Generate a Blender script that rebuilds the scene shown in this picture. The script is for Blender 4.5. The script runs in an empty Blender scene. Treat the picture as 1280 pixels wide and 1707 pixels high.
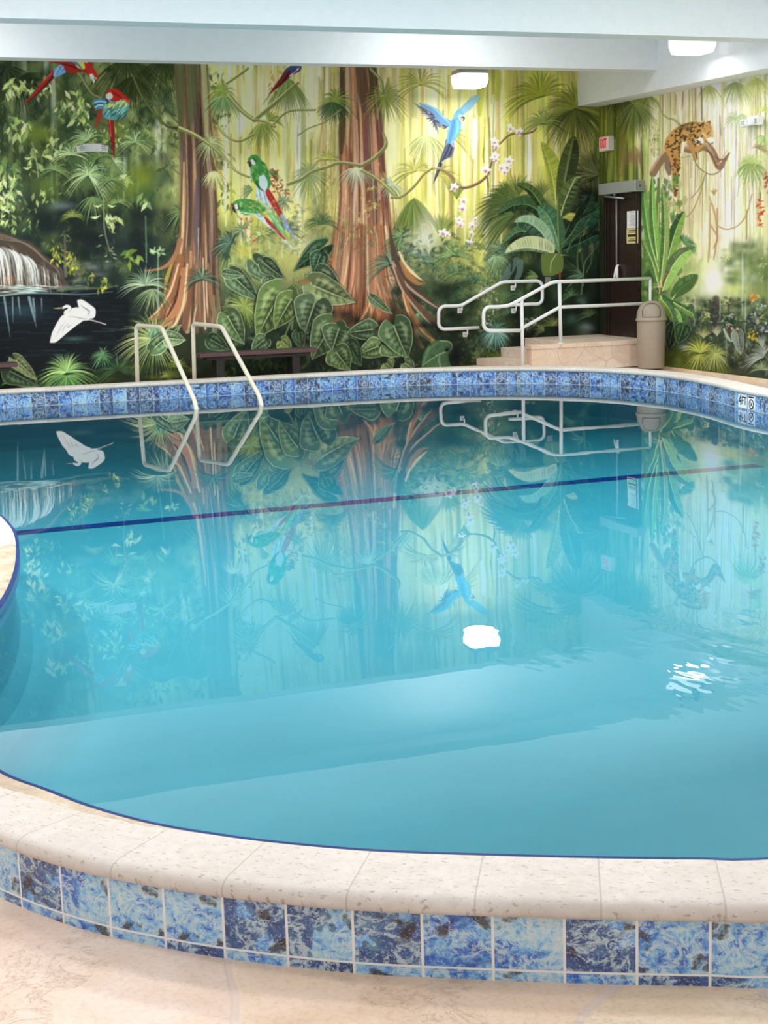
import bpy, bmesh, math, random
import numpy as np
from mathutils import Vector, Matrix
random.seed(4)
col = bpy.context.scene.collection
# ------------------------------------------------------------------ camera (solved from the photograph and its reflections)
F_PX, PITCH, ROLL, YAW, CAM_Z = 2450.0, 0.17201979561, -0.03084794706, math.radians(-17.757), 1.62
WATER_Z, RIM_Z = 0.02, 0.22
FLOOR_POOL = -0.46
cp, sp, cr, sr, cy_, sy_ = math.cos(PITCH), math.sin(PITCH), math.cos(ROLL), math.sin(ROLL), math.cos(YAW), math.sin(YAW)
def _yaw(v): return np.array([cy_*v[0]-sy_*v[1], sy_*v[0]+cy_*v[1], v[2]])
_r, _u = np.array([1, 0, 0.]), np.array([0, sp, cp])
CAM_F = _yaw(np.array([0, cp, -sp])); CAM_R = _yaw(cr*_r+sr*_u); CAM_U = _yaw(-sr*_r+cr*_u)
CAM_P = np.array([0, 0, CAM_Z])
def ray(x, y): return CAM_F+(x-640)/F_PX*CAM_R-(y-853.5)/F_PX*CAM_U
def at_z(x, y, z): r = ray(x, y); return CAM_P+r*(z-CAM_Z)/r[2]
def at_y(x, y, Y): r = ray(x, y); return CAM_P+r*Y/r[1]
def at_x(x, y, X): r = ray(x, y); return CAM_P+r*X/r[0]
def project(p):
    d = np.asarray(p)-CAM_P; w = d@CAM_F
    return 640+F_PX*(d@CAM_R)/w, 853.5-F_PX*(d@CAM_U)/w
cam = bpy.data.objects.new('camera', bpy.data.cameras.new('camera')); col.objects.link(cam)
m = Matrix.Identity(4)
for i in range(3): m[i][0], m[i][1], m[i][2], m[i][3] = CAM_R[i], CAM_U[i], -CAM_F[i], CAM_P[i]
cam.matrix_world = m
cam.data.sensor_fit = 'HORIZONTAL'; cam.data.sensor_width = 36; cam.data.lens = 36*F_PX/1280; cam.data.clip_end = 200
bpy.context.scene.camera = cam

# ------------------------------------------------------------------ materials
def srgb(c): return tuple(((v/255)/12.92 if v/255 <= .04045 else ((v/255+.055)/1.055)**2.4) for v in c)+(1.0,)
class NT:
    def __init__(s, name):
        s.m = bpy.data.materials.new(name); s.m.use_nodes = True; s.n = s.m.node_tree.nodes; s.l = s.m.node_tree.links
        s.b = s.n['Principled BSDF']; s.out = s.n['Material Output']
    def N(s, t, **k):
        n = s.n.new(t)
        for a, v in k.items(): setattr(n, a, v)
        return n
    def L(s, a, b): s.l.new(a, b)
    def val(s, sock, v):
        if hasattr(v, 'is_linked') or hasattr(v, 'links'): s.L(v, sock)
        else: sock.default_value = v
    def math(s, op, a, b=0.0, c=None, clamp=False):
        n = s.N('ShaderNodeMath', operation=op, use_clamp=clamp); s.val(n.inputs[0], a); s.val(n.inputs[1], b)
        if c is not None: s.val(n.inputs[2], c)
        return n.outputs[0]
    def noise(s, vec, scale, detail=6, rough=.55, dist=0.0, w=None):
        n = s.N('ShaderNodeTexNoise', noise_dimensions='4D' if w is not None else '3D')
        n.inputs['Scale'].default_value = scale; n.inputs['Detail'].default_value = detail; n.inputs['Roughness'].default_value = rough; n.inputs['Distortion'].default_value = dist
        if vec is not None: s.L(vec, n.inputs['Vector'])
        if w is not None: s.val(n.inputs['W'], w)
        return n.outputs['Fac']
    def ramp(s, fac, stops, interp='LINEAR'):
        n = s.N('ShaderNodeValToRGB'); n.color_ramp.interpolation = interp; e = n.color_ramp.elements
        while len(e) < len(stops): e.new(.5)
        for i, (p, c) in enumerate(stops): e[i].position = p; e[i].color = c if len(c) == 4 else srgb(c)
        s.L(fac, n.inputs[0]); return n.outputs[0]
    def mix(s, f, a, b, mode='MIX'):
        n = s.N('ShaderNodeMix', data_type='RGBA', blend_type=mode); s.val(n.inputs[0], f); s.val(n.inputs[6], a); s.val(n.inputs[7], b)
        return n.outputs[2]
    def bump(s, h, strength=.3, dist=.01):
        n = s.N('ShaderNodeBump'); n.inputs['Strength'].default_value = strength; n.inputs['Distance'].default_value = dist
        s.L(h, n.inputs['Height']); s.L(n.outputs[0], s.b.inputs['Normal'])
    def obj(s): return s.N('ShaderNodeTexCoord').outputs['Object']
    def uv(s): return s.N('ShaderNodeUVMap').outputs[0]
    def sep(s, v):
        n = s.N('ShaderNodeSeparateXYZ'); s.L(v, n.inputs[0]); return n.outputs
    def comb(s, x, y, z=0.0):
        n = s.N('ShaderNodeCombineXYZ'); [s.val(n.inputs[i], v) for i, v in enumerate((x, y, z))]; return n.outputs[0]
    def white(s, v):
        n = s.N('ShaderNodeTexWhiteNoise', noise_dimensions='3D'); s.L(v, n.inputs[0]); return n.outputs['Value']
def plain(name, c, rough=.5, metal=0.0, var=.06, scale=9, bump=0.0, spec=.5):
    t = NT(name); o = t.obj(); f = t.noise(o, scale, 4)
    a = srgb(c); lo = tuple(v*(1-var) for v in a[:3])+(1,); hi = tuple(min(1, v*(1+var)) for v in a[:3])+(1,)
    t.L(t.ramp(f, [(.3, lo), (.7, hi)]), t.b.inputs['Base Color']); t.b.inputs['Roughness'].default_value = rough; t.b.inputs['Metallic'].default_value = metal
    t.b.inputs['Specular IOR Level'].default_value = spec
    if bump: t.bump(t.noise(o, scale*14, 3), bump, .004)
    return t.m
def emit(name, c, s):
    t = NT(name); t.b.inputs['Base Color'].default_value = srgb(c); t.b.inputs['Emission Color'].default_value = srgb(c); t.b.inputs['Emission Strength'].default_value = s; return t.m

def mat_mural():
    t = NT('mural_paint'); a = t.N('ShaderNodeAttribute', attribute_name='mural')
    g = t.noise(t.obj(), 26, 5); c = t.mix(.22, a.outputs['Color'], t.ramp(g, [(.3, (96,96,96)), (.7, (160,160,160))]), 'OVERLAY')
    t.L(c, t.b.inputs['Base Color']); t.b.inputs['Roughness'].default_value = .7; t.b.inputs['Specular IOR Level'].default_value = .2
    t.bump(t.noise(t.obj(), 60, 3), .08, .004); return t.m
def mat_tile(name, du, v0, dv, grout=.02, gcol=(236,232,228), dark=0.0):
    """glazed marbled pool tile, laid out by UV: u = metres along the wall, v = height"""
    t = NT(name); x, y, _ = t.sep(t.uv())
    u = t.math('DIVIDE', x, du); v = t.math('DIVIDE', t.math('SUBTRACT', y, v0), dv)
    iu, iv = t.math('FLOOR', u), t.math('FLOOR', v); fu, fv = t.math('FRACT', u), t.math('SUBTRACT', v, iv)
    idv = t.comb(iu, iv, 3.7); r1 = t.white(idv); r2 = t.white(t.comb(iv, iu, 9.1)); r3 = t.white(t.comb(iu, iv, 17.3))
    ang = t.math('MULTIPLY', t.math('FLOOR', t.math('MULTIPLY', r1, 4)), math.pi/2)
    rot = t.N('ShaderNodeVectorRotate', rotation_type='Z_AXIS'); t.L(t.comb(fu, fv), rot.inputs['Vector']); rot.inputs['Center'].default_value = (.5, .5, 0); t.L(ang, rot.inputs['Angle'])
    w = t.math('MULTIPLY', t.math('FLOOR', t.math('MULTIPLY', r2, 7)), 13.7)
    p = rot.outputs[0]
    big = t.noise(p, 1.3, 2, .5, .5, w); fine = t.noise(p, 5.6, 10, .76, 1.0, w); vein = t.noise(p, 1.5, 6, .62, 1.4, t.math('ADD', w, 5.0))
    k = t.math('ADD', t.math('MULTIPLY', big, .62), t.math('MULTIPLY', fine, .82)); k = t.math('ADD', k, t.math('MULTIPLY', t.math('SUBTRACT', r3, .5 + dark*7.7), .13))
    c = t.ramp(k, [(.50, (52,66,112)), (.58, (54,86,166)), (.66, (72,120,206)), (.72, (112,168,224)), (.78, (150,200,232)), (.86, (196,218,226)), (.94, (216,226,218))])
    speck = t.noise(p, 13, 6, .7, 2.0, t.math('ADD', w, 2.0)); sm = t.ramp(speck, [(.56, (0,0,0)), (.60, (255,255,255))]); c = t.mix(t.math('MULTIPLY', sm, .5), c, srgb((196,220,234)))
    sk = t.ramp(speck, [(.38, (255,255,255)), (.42, (0,0,0))]); c = t.mix(t.math('MULTIPLY', sk, .55), c, srgb((56,60,84)))
    sl = t.math('MULTIPLY', t.math('LESS_THAN', r3, .36), t.math('LESS_THAN', big, .56)); c = t.mix(t.math('MULTIPLY', sl, .6), c, t.mix(sm, srgb((66,74,96)), srgb((190,200,204))))
    vm = t.math('SUBTRACT', 1.0, t.math('MULTIPLY', t.math('ABSOLUTE', t.math('SUBTRACT', vein, .5)), 22), clamp=True)
    vm = t.math('MULTIPLY', vm, t.math('GREATER_THAN', fine, .45)); c = t.mix(t.math('MULTIPLY', vm, .85), c, srgb((204,222,226)))
    dn = t.math('ADD', t.noise(p, 1.9, 3, .5, .4, t.math('ADD', w, 11.0)), t.math('MULTIPLY', t.math('SUBTRACT', fine, .5), .35))
    dk = t.ramp(dn, [(.60, (0,0,0)), (.65, (255,255,255))]); c = t.mix(t.math('MULTIPLY', dk, .88), c, t.mix(t.math('MULTIPLY', sm, .6), srgb((50,38,40)), srgb((176,172,172))))
    e = t.math('MINIMUM', t.math('MINIMUM', fu, t.math('SUBTRACT', 1.0, fu)), t.math('MINIMUM', fv, t.math('SUBTRACT', 1.0, fv)))
    gm = t.math('LESS_THAN', e, grout)
    t.L(t.mix(gm, c, srgb(gcol)), t.b.inputs['Base Color']); t.L(t.math('MULTIPLY_ADD', gm, .5, .16), t.b.inputs['Roughness'])
    t.bump(t.math('ADD', t.math('MULTIPLY', t.math('SUBTRACT', 1.0, gm), 1.0), t.math('MULTIPLY', fine, .25)), .25, .004); return t.m
def mat_coping():
    t = NT('coping_stone'); o = t.obj(); x, y, _ = t.sep(t.uv())
    u = t.math('DIVIDE', x, .296); iu = t.math('FLOOR', u); fu = t.math('FRACT', u); r = t.white(t.comb(iu, 2.2, 5.5))
    big = t.noise(o, 2.3, 6, .6); fine = t.noise(o, 24, 8, .7); pv = t.N('ShaderNodeMapping'); t.L(t.uv(), pv.inputs[0]); pv.inputs['Scale'].default_value = (.45, 1, 1); pit = t.noise(pv.outputs[0], 95, 3, .65)
    c = t.ramp(t.math('ADD', t.math('MULTIPLY', big, .5), t.math('MULTIPLY', fine, .5)), [(.36, (208,200,194)), (.5, (216,209,204)), (.64, (228,223,220))])
    c = t.mix(.5, c, t.ramp(r, [(0, (232,224,218)), (.5, (246,242,240)), (1, (238,230,224))]), 'MULTIPLY')
    # tan, darker stones on the left-hand bulge, and a tapering brown water stain along the near inner edge
    ox, oy, _z = t.sep(o); wob = t.math('MULTIPLY', t.math('SUBTRACT', t.noise(o, 5, 4), .5), .05)
    s1 = t.math('MULTIPLY', t.math('LESS_THAN', oy, 8.45), t.math('GREATER_THAN', oy, 5.6)); s1 = t.math('MULTIPLY', s1, t.math('LESS_THAN', ox, 1.5))
    s2 = t.math('MULTIPLY', t.math('LESS_THAN', y, t.math('ADD', wob, t.math('MULTIPLY_ADD', ox, -.13, .10))), t.math('MULTIPLY', t.math('GREATER_THAN', oy, 3.6), t.math('LESS_THAN', oy, 5.7)))
    s2 = t.math('MULTIPLY', s2, t.math('LESS_THAN', ox, 1.0))
    tan = t.ramp(t.noise(o, 9, 8, .7, 1.0), [(.35, (158,132,104)), (.55, (196,176,148)), (.7, (214,200,182))])
    c = t.mix(t.math('MULTIPLY', t.math('MAXIMUM', s1, s2), .85), c, tan)
    pm = t.ramp(pit, [(.60, (0,0,0)), (.65, (255,255,255))]); c = t.mix(t.math('MULTIPLY', pm, .65), c, srgb((150,136,126)))
    e = t.math('MINIMUM', fu, t.math('SUBTRACT', 1.0, fu)); gm = t.math('LESS_THAN', e, .0075); c = t.mix(t.math('MULTIPLY', gm, .5), c, srgb((160,148,138)))
    t.L(c, t.b.inputs['Base Color']); t.b.inputs['Roughness'].default_value = .6; t.b.inputs['Specular IOR Level'].default_value = .3
    t.bump(t.math('SUBTRACT', t.math('MULTIPLY', fine, .3), t.math('ADD', gm, t.math('MULTIPLY', pm, .4))), .22, .004); return t.m
def mat_flagstone(name='flagstone', scale=1.35, base=((246,226,202),(242,228,220),(248,234,212)), joint=(226,206,194), jw=.016):
    t = NT(name); o = t.obj()
    wob = t.N('ShaderNodeTexNoise'); wob.inputs['Scale'].default_value = 2.2; wob.inputs['Detail'].default_value = 5; t.L(o, wob.inputs['Vector'])
    ad = t.N('ShaderNodeMix', data_type='VECTOR'); ad.inputs[0].default_value = .12; t.L(o, ad.inputs[4]); t.L(wob.outputs['Color'], ad.inputs[5]); p = ad.outputs[1]
    ed = t.N('ShaderNodeTexVoronoi', feature='DISTANCE_TO_EDGE'); ed.inputs['Scale'].default_value = scale; t.L(p, ed.inputs['Vector'])
    ce = t.N('ShaderNodeTexVoronoi'); ce.inputs['Scale'].default_value = scale; t.L(p, ce.inputs['Vector'])
    r = t.sep(ce.outputs['Color'])[0]
    c = t.ramp(r, [(.1, base[0]), (.5, base[1]), (.9, base[2])])
    big = t.noise(o, 3.1, 8, .65, .8); c = t.mix(.55, c, t.ramp(big, [(.3, (206,172,150)), (.46, (232,208,188)), (.56, (240,222,212)), (.7, (250,240,240))]), 'MULTIPLY')
    cr_ = t.noise(o, 7, 9, .7, 2.0); crk = t.math('SUBTRACT', 1.0, t.math('MULTIPLY', t.math('ABSOLUTE', t.math('SUBTRACT', cr_, .5)), 60), clamp=True)
    crk = t.math('MULTIPLY', crk, t.math('GREATER_THAN', t.noise(o, 2.2, 2), .55)); c = t.mix(t.math('MULTIPLY', crk, .28), c, srgb((160,130,110)))
    gr = t.noise(o, 55, 6, .7); c = t.mix(.3, c, t.ramp(gr, [(.3, (186,168,154)), (.52, (255,255,255))]), 'MULTIPLY')
    j = t.ramp(ed.outputs['Distance'], [(jw*.6, (255,255,255)), (jw, (0,0,0))]); c = t.mix(j, c, srgb(joint))
    t.L(c, t.b.inputs['Base Color']); t.b.inputs['Roughness'].default_value = .55; t.b.inputs['Specular IOR Level'].default_value = .3
    t.bump(t.math('SUBTRACT', t.math('MULTIPLY', big, .7), t.math('ADD', t.math('MULTIPLY', j, .5), t.math('MULTIPLY', crk, .6))), .4, .008); return t.m
def mat_water():
    t = NT('pool_water'); t.n.remove(t.b)
    tr = t.N('ShaderNodeBsdfTransparent'); tr.inputs[0].default_value = WATER_TINT
    gl = t.N('ShaderNodeBsdfGlossy'); gl.inputs['Roughness'].default_value = .0; gl.inputs['Color'].default_value = (1, 1, 1, 1)
    fr = t.N('ShaderNodeFresnel'); fr.inputs['IOR'].default_value = 1.38
    o = t.obj(); mp = t.N('ShaderNodeMapping'); t.L(o, mp.inputs[0]); mp.inputs['Scale'].default_value = (1, .6, 1)
    # calm sheet, a few soft ripples towards the right-hand side
    d = t.N('ShaderNodeVectorMath', operation='DISTANCE'); t.L(o, d.inputs[0]); d.inputs[1].default_value = (3.0, 4.95, 0.02)
    msk = t.ramp(t.math('DIVIDE', d.outputs['Value'], 1.05), [(0.2, (255,255,255)), (1, (30,30,30))])
    h = t.math('MULTIPLY', t.noise(mp.outputs[0], 5.5, 2, .5, .3), msk); h = t.math('ADD', h, t.math('MULTIPLY', t.noise(mp.outputs[0], 1.2, 2), .3))
    b = t.N('ShaderNodeBump'); b.inputs['Strength'].default_value = 1.0; b.inputs['Distance'].default_value = RIPPLE; t.L(h, b.inputs['Height'])
    t.L(b.outputs[0], gl.inputs['Normal'])
    mx = t.N('ShaderNodeMixShader'); t.L(fr.outputs[0], mx.inputs[0]); t.L(tr.outputs[0], mx.inputs[1]); t.L(gl.outputs[0], mx.inputs[2]); t.L(mx.outputs[0], t.out.inputs['Surface'])
    # clear water takes out red first: absorption over the path through the pool
    va = t.N('ShaderNodeVolumeAbsorption'); va.inputs['Color'].default_value = (1-WATER_ABS[0]/WATER_ABS[0], 1-WATER_ABS[1]/WATER_ABS[0], 1-WATER_ABS[2]/WATER_ABS[0], 1); va.inputs['Density'].default_value = WATER_ABS[0]
    t.L(va.outputs[0], t.out.inputs['Volume']); return t.m

# ------------------------------------------------------------------ mesh helpers
def link(name, verts, faces, mat, parent=None, smooth=False, uvs=None):
    me = bpy.data.meshes.new(name); me.from_pydata([tuple(map(float, v)) for v in verts], [], [tuple(f) for f in faces])
    if uvs is not None:
        ul = me.uv_layers.new(name='UVMap'); k = 0
        for p in me.polygons:
            for li, vi in zip(p.loop_indices, p.vertices): ul.data[li].uv = uvs[p.index][list(p.vertices).index(vi)] if isinstance(uvs, dict) else uvs[vi]
    me.materials.append(mat); me.update()
    o = bpy.data.objects.new(name, me); col.objects.link(o)
    if smooth:
        for p in me.polygons: p.use_smooth = True
    if parent is not None: o.parent = parent
    return o
class MB:
    """collects shapes for ONE mesh object"""
    def __init__(s): s.bm = bmesh.new()
    def box(s, a, b, bev=0.0, seg=2, rot=None, piv=None):
        a, b = np.minimum(a, b), np.maximum(a, b); c = (a+b)/2; d = b-a
        g = bmesh.ops.create_cube(s.bm, size=1.0); vs = g['verts']
        for v in vs: v.co = Vector((v.co.x*d[0]+c[0], v.co.y*d[1]+c[1], v.co.z*d[2]+c[2]))
        if rot is not None:
            pv = Vector(piv if piv is not None else c)
            for v in vs: v.co = rot @ (v.co-pv)+pv
        if bev > 0:
            es = list({e for v in vs for e in v.link_edges}); bmesh.ops.bevel(s.bm, geom=es, offset=min(bev, min(d)*.45), segments=seg, affect='EDGES', profile=.6)
        return s
    def tube(s, pts, r, n=14, cap=True):
        pts = [Vector(p) for p in pts]; rs = r if hasattr(r, '__len__') else [r]*len(pts); rings = []
        t0 = (pts[1]-pts[0]).normalized(); ref = Vector((0, 0, 1)) if abs(t0.z) < .9 else Vector((1, 0, 0)); nx = (ref-t0*ref.dot(t0)).normalized()
        for i, p in enumerate(pts):
            t = ((pts[min(i+1, len(pts)-1)]-p).normalized()+(p-pts[max(i-1, 0)]).normalized()); t.normalize()
            nx = (nx-t*nx.dot(t)).normalized(); ny = t.cross(nx)
            rings.append([s.bm.verts.new(p+(nx*math.cos(2*math.pi*k/n)+ny*math.sin(2*math.pi*k/n))*rs[i]) for k in range(n)])
        for A, B in zip(rings, rings[1:]):
            for k in range(n):
                f = s.bm.faces.new((A[k], A[(k+1) % n], B[(k+1) % n], B[k])); f.smooth = True
        if cap: s.bm.faces.new(rings[0][::-1]); s.bm.faces.new(rings[-1])
        return s
    def lathe(s, prof, c, n=40, smooth=True):
        rings = []
        for r, z in prof:
            rings.append([s.bm.verts.new((c[0]+r*math.cos(2*math.pi*k/n), c[1]+r*math.sin(2*math.pi*k/n), c[2]+z)) for k in range(n)] if r > 1e-5 else [s.bm.verts.new((c[0], c[1], c[2]+z))])
        for A, B in zip(rings, rings[1:]):
            for k in range(n):
                q = (k+1) % n
                if len(A) == 1 and len(B) == 1: continue
                f = s.bm.faces.new((A[0], B[q], B[k]) if len(A) == 1 else (A[k], A[q], B[0]) if len(B) == 1 else (A[k], A[q], B[q], B[k])); f.smooth = smooth
        return s
    def prism(s, poly, y0, y1, fn):
        """extrude a 2-D outline; fn(u, v, w) -> xyz"""
        A = [s.bm.verts.new(fn(u, v, y0)) for u, v in poly]; B = [s.bm.verts.new(fn(u, v, y1)) for u, v in poly]; n = len(A)
        s.bm.faces.new(A[::-1]); s.bm.faces.new(B)
        for k in range(n): s.bm.faces.new((A[k], A[(k+1) % n], B[(k+1) % n], B[k]))
        return s
    def build(s, name, mat, parent=None):
        bmesh.ops.recalc_face_normals(s.bm, faces=s.bm.faces)
        me = bpy.data.meshes.new(name); s.bm.to_mesh(me); s.bm.free(); me.materials.append(mat)
        o = bpy.data.objects.new(name, me); col.objects.link(o)
        if parent is not None:
            o.parent = parent; o.matrix_parent_inverse = Matrix.Translation(-parent.location)
        return o
def fillet(pts, rad, n=7):
    pts = [Vector(p) for p in pts]; rad = rad if hasattr(rad, '__len__') else [rad]*len(pts); out = [pts[0]]
    for i in range(1, len(pts)-1):
        a, p, b = pts[i-1], pts[i], pts[i+1]; d1, d2 = (a-p), (b-p); l = min(rad[i], d1.length*.48, d2.length*.48)
        if l < 1e-4: out.append(p); continue
        s_, e_ = p+d1.normalized()*l, p+d2.normalized()*l
        for k in range(n+1):
            t = k/n; a1, b1 = s_+(p-s_)*.5523, e_+(p-e_)*.5523; out.append(s_*(1-t)**3+a1*3*t*(1-t)**2+b1*3*t*t*(1-t)+e_*t**3)
    return out+[pts[-1]]
def thing(name, label, cat, loc=(0, 0, 0), group=None):
    o = bpy.data.objects.new(name, None); col.objects.link(o); o.location = loc; o.empty_display_size = .1
    return tag(o, label, cat, group)
def tag(o, label, cat, group=None, kind=None):
    o['label'] = label; o['category'] = cat
    if group: o['group'] = group
    if kind: o['kind'] = kind
    return o
def struct(o, label=None):
    o['kind'] = 'structure'
    if label: o['label'] = label
    return o
def text_mesh(body, size, mat, name, parent, matrix, depth=.002, bold=0.0):
    cu = bpy.data.curves.new('lettering', 'FONT'); cu.body = body; cu.size = size; cu.extrude = depth; cu.offset = bold; cu.align_x = 'CENTER'; cu.align_y = 'CENTER'
    tmp = bpy.data.objects.new('lettering_source', cu); col.objects.link(tmp); bpy.context.view_layer.update()
    me = bpy.data.meshes.new_from_object(tmp.evaluated_get(bpy.context.evaluated_depsgraph_get())); bpy.data.objects.remove(tmp)
    me.transform(matrix); me.materials.clear(); me.materials.append(mat); me.name = name
    o = bpy.data.objects.new(name, me); col.objects.link(o); o.parent = parent; o.matrix_parent_inverse = Matrix.Translation(-parent.location)
    return o
# ------------------------------------------------------------------ settings
MURAL_SCALE, MURAL_GAIN, DENS = 1.25, 1.1, 118
WATER_TINT = (1, 1, 1, 1); WATER_ABS = (.60, .21, .18); PLASTER = (138, 202, 219); RIPPLE = .0035
LAMP_W, FILL_W, SKY, EXPO = 110, 128, .76, 0.0
# ------------------------------------------------------------------ mural painter
class Canvas:
    def __init__(s, x0, y0, x1, y1, S, seed):
        s.x0, s.y0, s.S = x0, y0, S
        s.W, s.H = int((x1-x0)*S), int((y1-y0)*S)
        s.a = np.zeros((s.H, s.W, 3), np.float32)
        s.r = np.random.RandomState(seed)
        s.fr = (0, 0, 1.0)
    def frame(s, ox=0, oy=0, k=1.0):
        s.fr = (ox, oy, k)
    def P(s, pts):
        ox, oy, k = s.fr
        p = np.asarray(pts, np.float64).reshape(-1, 2)*k+np.array([ox, oy])
        return (p-np.array([s.x0, s.y0]))*s.S
    def box(s, p, m):
        xa = max(0, int(p[:, 0].min()-m)); xb = min(s.W, int(p[:, 0].max()+m)+2)
        ya = max(0, int(p[:, 1].min()-m)); yb = min(s.H, int(p[:, 1].max()+m)+2)
        return None if xa >= xb or ya >= yb else (xa, xb, ya, yb)
    def grid(s, us, vs, cols):
        cols = np.array(cols, np.float64).reshape(len(vs), len(us), 3)
        x = (np.arange(s.W)/s.S)+s.x0; y = (np.arange(s.H)/s.S)+s.y0
        def wts(t, k):
            t = np.clip(t, k[0], k[-1]); i = np.clip(np.searchsorted(k, t)-1, 0, len(k)-2)
            f = (t-k[i])/(k[i+1]-k[i]); f = f*f*(3-2*f)
            return i, f
        k = np.array(us, float); iu, fu = wts(x, k); k = np.array(vs, float); iv, fv = wts(y, k)
        for c in range(3):
            g = cols[:, :, c]
            r = g[:, iu]*(1-fu)+g[:, iu+1]*fu
            s.a[:, :, c] = (r[iv]*(1-fv)[:, None]+r[iv+1]*fv[:, None])
    def mottle(s, amp, cell, stretch=1.0):
        r = s.r; n = np.zeros((s.H, s.W), np.float32); A = 1.0
        for o in range(4):
            cw = max(4, int(s.W/(cell*s.S))+2); ch = max(4, int(s.H/(cell*stretch*s.S))+2)
            g = r.rand(ch, cw)-.5
            xi = np.linspace(0, cw-1.001, s.W); yi = np.linspace(0, ch-1.001, s.H)
            i = xi.astype(int); f = xi-i; f = f*f*(3-2*f); j = yi.astype(int); h = yi-j; h = h*h*(3-2*h)
            row = g[:, i]*(1-f)+g[:, i+1]*f
            n += A*(row[j]*(1-h)[:, None]+row[j+1]*h[:, None]); A *= .6; cell *= .5
        s.a *= (1+amp*n)[:, :, None]
    def over(s, b, al, col):
        xa, xb, ya, yb = b; v = s.a[ya:yb, xa:xb]
        v += al[:, :, None]*(np.asarray(col, np.float32)-v)
    def spline(s, p, n):
        if len(p) < 3 or n <= 1: return p
        q = np.vstack([2*p[0]-p[1], p, 2*p[-1]-p[-2]]); out = []
        for i in range(1, len(q)-2):
            for t in np.linspace(0, 1, n, endpoint=False):
                a, b, c, d = q[i-1], q[i], q[i+1], q[i+2]
                out.append(.5*(2*b+(c-a)*t+(2*a-5*b+4*c-d)*t*t+(3*b-a-3*c+d)*t**3))
        out.append(q[-2]); return np.array(out)
    def stroke(s, pts, w, col, al=1.0, soft=.7, n=5, px=False):
        p = np.asarray(pts, float) if px else s.P(pts)
        m = len(p); p = s.spline(p, n)
        w = np.atleast_1d(np.asarray(w, float))*(1 if px else s.fr[2]*s.S)/2
        w = np.interp(np.linspace(0, 1, len(p)), np.linspace(0, 1, len(w)), w) if len(w) > 1 else np.full(len(p), w[0])
        so = max(.5, soft*s.S)
        b = s.box(p, w.max()+so+1)
        if b is None: return
        xa, xb, ya, yb = b
        X, Y = np.meshgrid(np.arange(xa, xb, dtype=np.float32), np.arange(ya, yb, dtype=np.float32))
        best = np.full(X.shape, 1e9, np.float32)
        for i in range(len(p)-1):
            d = p[i+1]-p[i]; L = d@d+1e-9
            t = np.clip(((X-p[i, 0])*d[0]+(Y-p[i, 1])*d[1])/L, 0, 1)
            ds = np.sqrt((X-p[i, 0]-t*d[0])**2+(Y-p[i, 1]-t*d[1])**2)-(w[i]+(w[i+1]-w[i])*t)
            np.minimum(best, ds, out=best)
        c = np.clip(.5-best/so, 0, 1)
        s.over(b, (c*al).astype(np.float32), col)
    def poly(s, pts, col, al=1.0, soft=.8, n=4, streak=None):
        p = s.P(pts)
        if n > 1: p = s.spline(np.vstack([p, p[:1]]), n)[:-1]
        so = max(.5, soft*s.S); b = s.box(p, so+1)
        if b is None: return
        xa, xb, ya, yb = b
        X, Y = np.meshgrid(np.arange(xa, xb, dtype=np.float32), np.arange(ya, yb, dtype=np.float32))
        best = np.full(X.shape, 1e9, np.float32); ins = np.zeros(X.shape, bool)
        q = np.roll(p, -1, 0)
        for a, e in zip(p, q):
            d = e-a; L = d@d+1e-9
            t = np.clip(((X-a[0])*d[0]+(Y-a[1])*d[1])/L, 0, 1)
            np.minimum(best, (X-a[0]-t*d[0])**2+(Y-a[1]-t*d[1])**2, out=best)
            if a[1] != e[1]:
                cr = ((a[1] > Y) != (e[1] > Y)) & (X < (e[0]-a[0])*(Y-a[1])/(e[1]-a[1])+a[0])
                ins ^= cr
        sd = np.sqrt(best)*np.where(ins, -1, 1)
        c = np.clip(.5-sd/so, 0, 1)
        s.over(b, (c*al).astype(np.float32), col)
    def blob(s, c, r, col, al=1.0, ang=0):
        p = s.P([c])[0]; k = s.fr[2]*s.S; rx, ry = (np.array(r)*np.ones(2))*k
        b = s.box(np.array([p]), 2.2*max(rx, ry))
        if b is None: return
        xa, xb, ya, yb = b
        X, Y = np.meshgrid(np.arange(xa, xb, dtype=np.float32)-p[0], np.arange(ya, yb, dtype=np.float32)-p[1])
        ca, sa = math.cos(ang), math.sin(ang); U = (X*ca+Y*sa)/rx; V = (-X*sa+Y*ca)/ry
        s.over(b, (np.exp(-(U*U+V*V)*1.2)*al).astype(np.float32), col)
    def mix(s, a, b, t): return tuple(a[i]+(b[i]-a[i])*t for i in range(3))
    def jit(s, c, d=10):
        e = s.r.uniform(-d, d); return tuple(np.clip(v+e+s.r.uniform(-d/2, d/2), 0, 255) for v in c)
    def palm(s, c, R, a0, a1, n, cols, w=3, droop=.35, al=.9, dark=True, soft=.7):
        r = s.r; cx, cy = c; R *= 1.12; n = int(n*1.3); w *= .8; droop *= 1.25
        for ps in ((0, 1) if dark else (1,)):
            for i in range(n):
                a = math.radians(a0+(a1-a0)*(i+.5+r.uniform(-.3, .3))/n); L = R*r.uniform(.78, 1.08)
                dx, dy = math.cos(a), -math.sin(a)
                pts = [(cx+dx*L*t, cy+dy*L*t+droop*L*t*t*(.55+.45*abs(dx))) for t in (.02, .3, .62, 1)]
                if ps == 0: s.stroke([(x+1, y+2*w*.4) for x, y in pts], [w*.5, w*1.5, w*1.3, .2], tuple(v*.42 for v in cols[0]), al*.45, soft*1.4)
                else: s.stroke(pts, [w*.4, w, w*.8, .2], s.jit(s.mix(cols[0], cols[-1], r.rand()), 9), al, soft)
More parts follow.
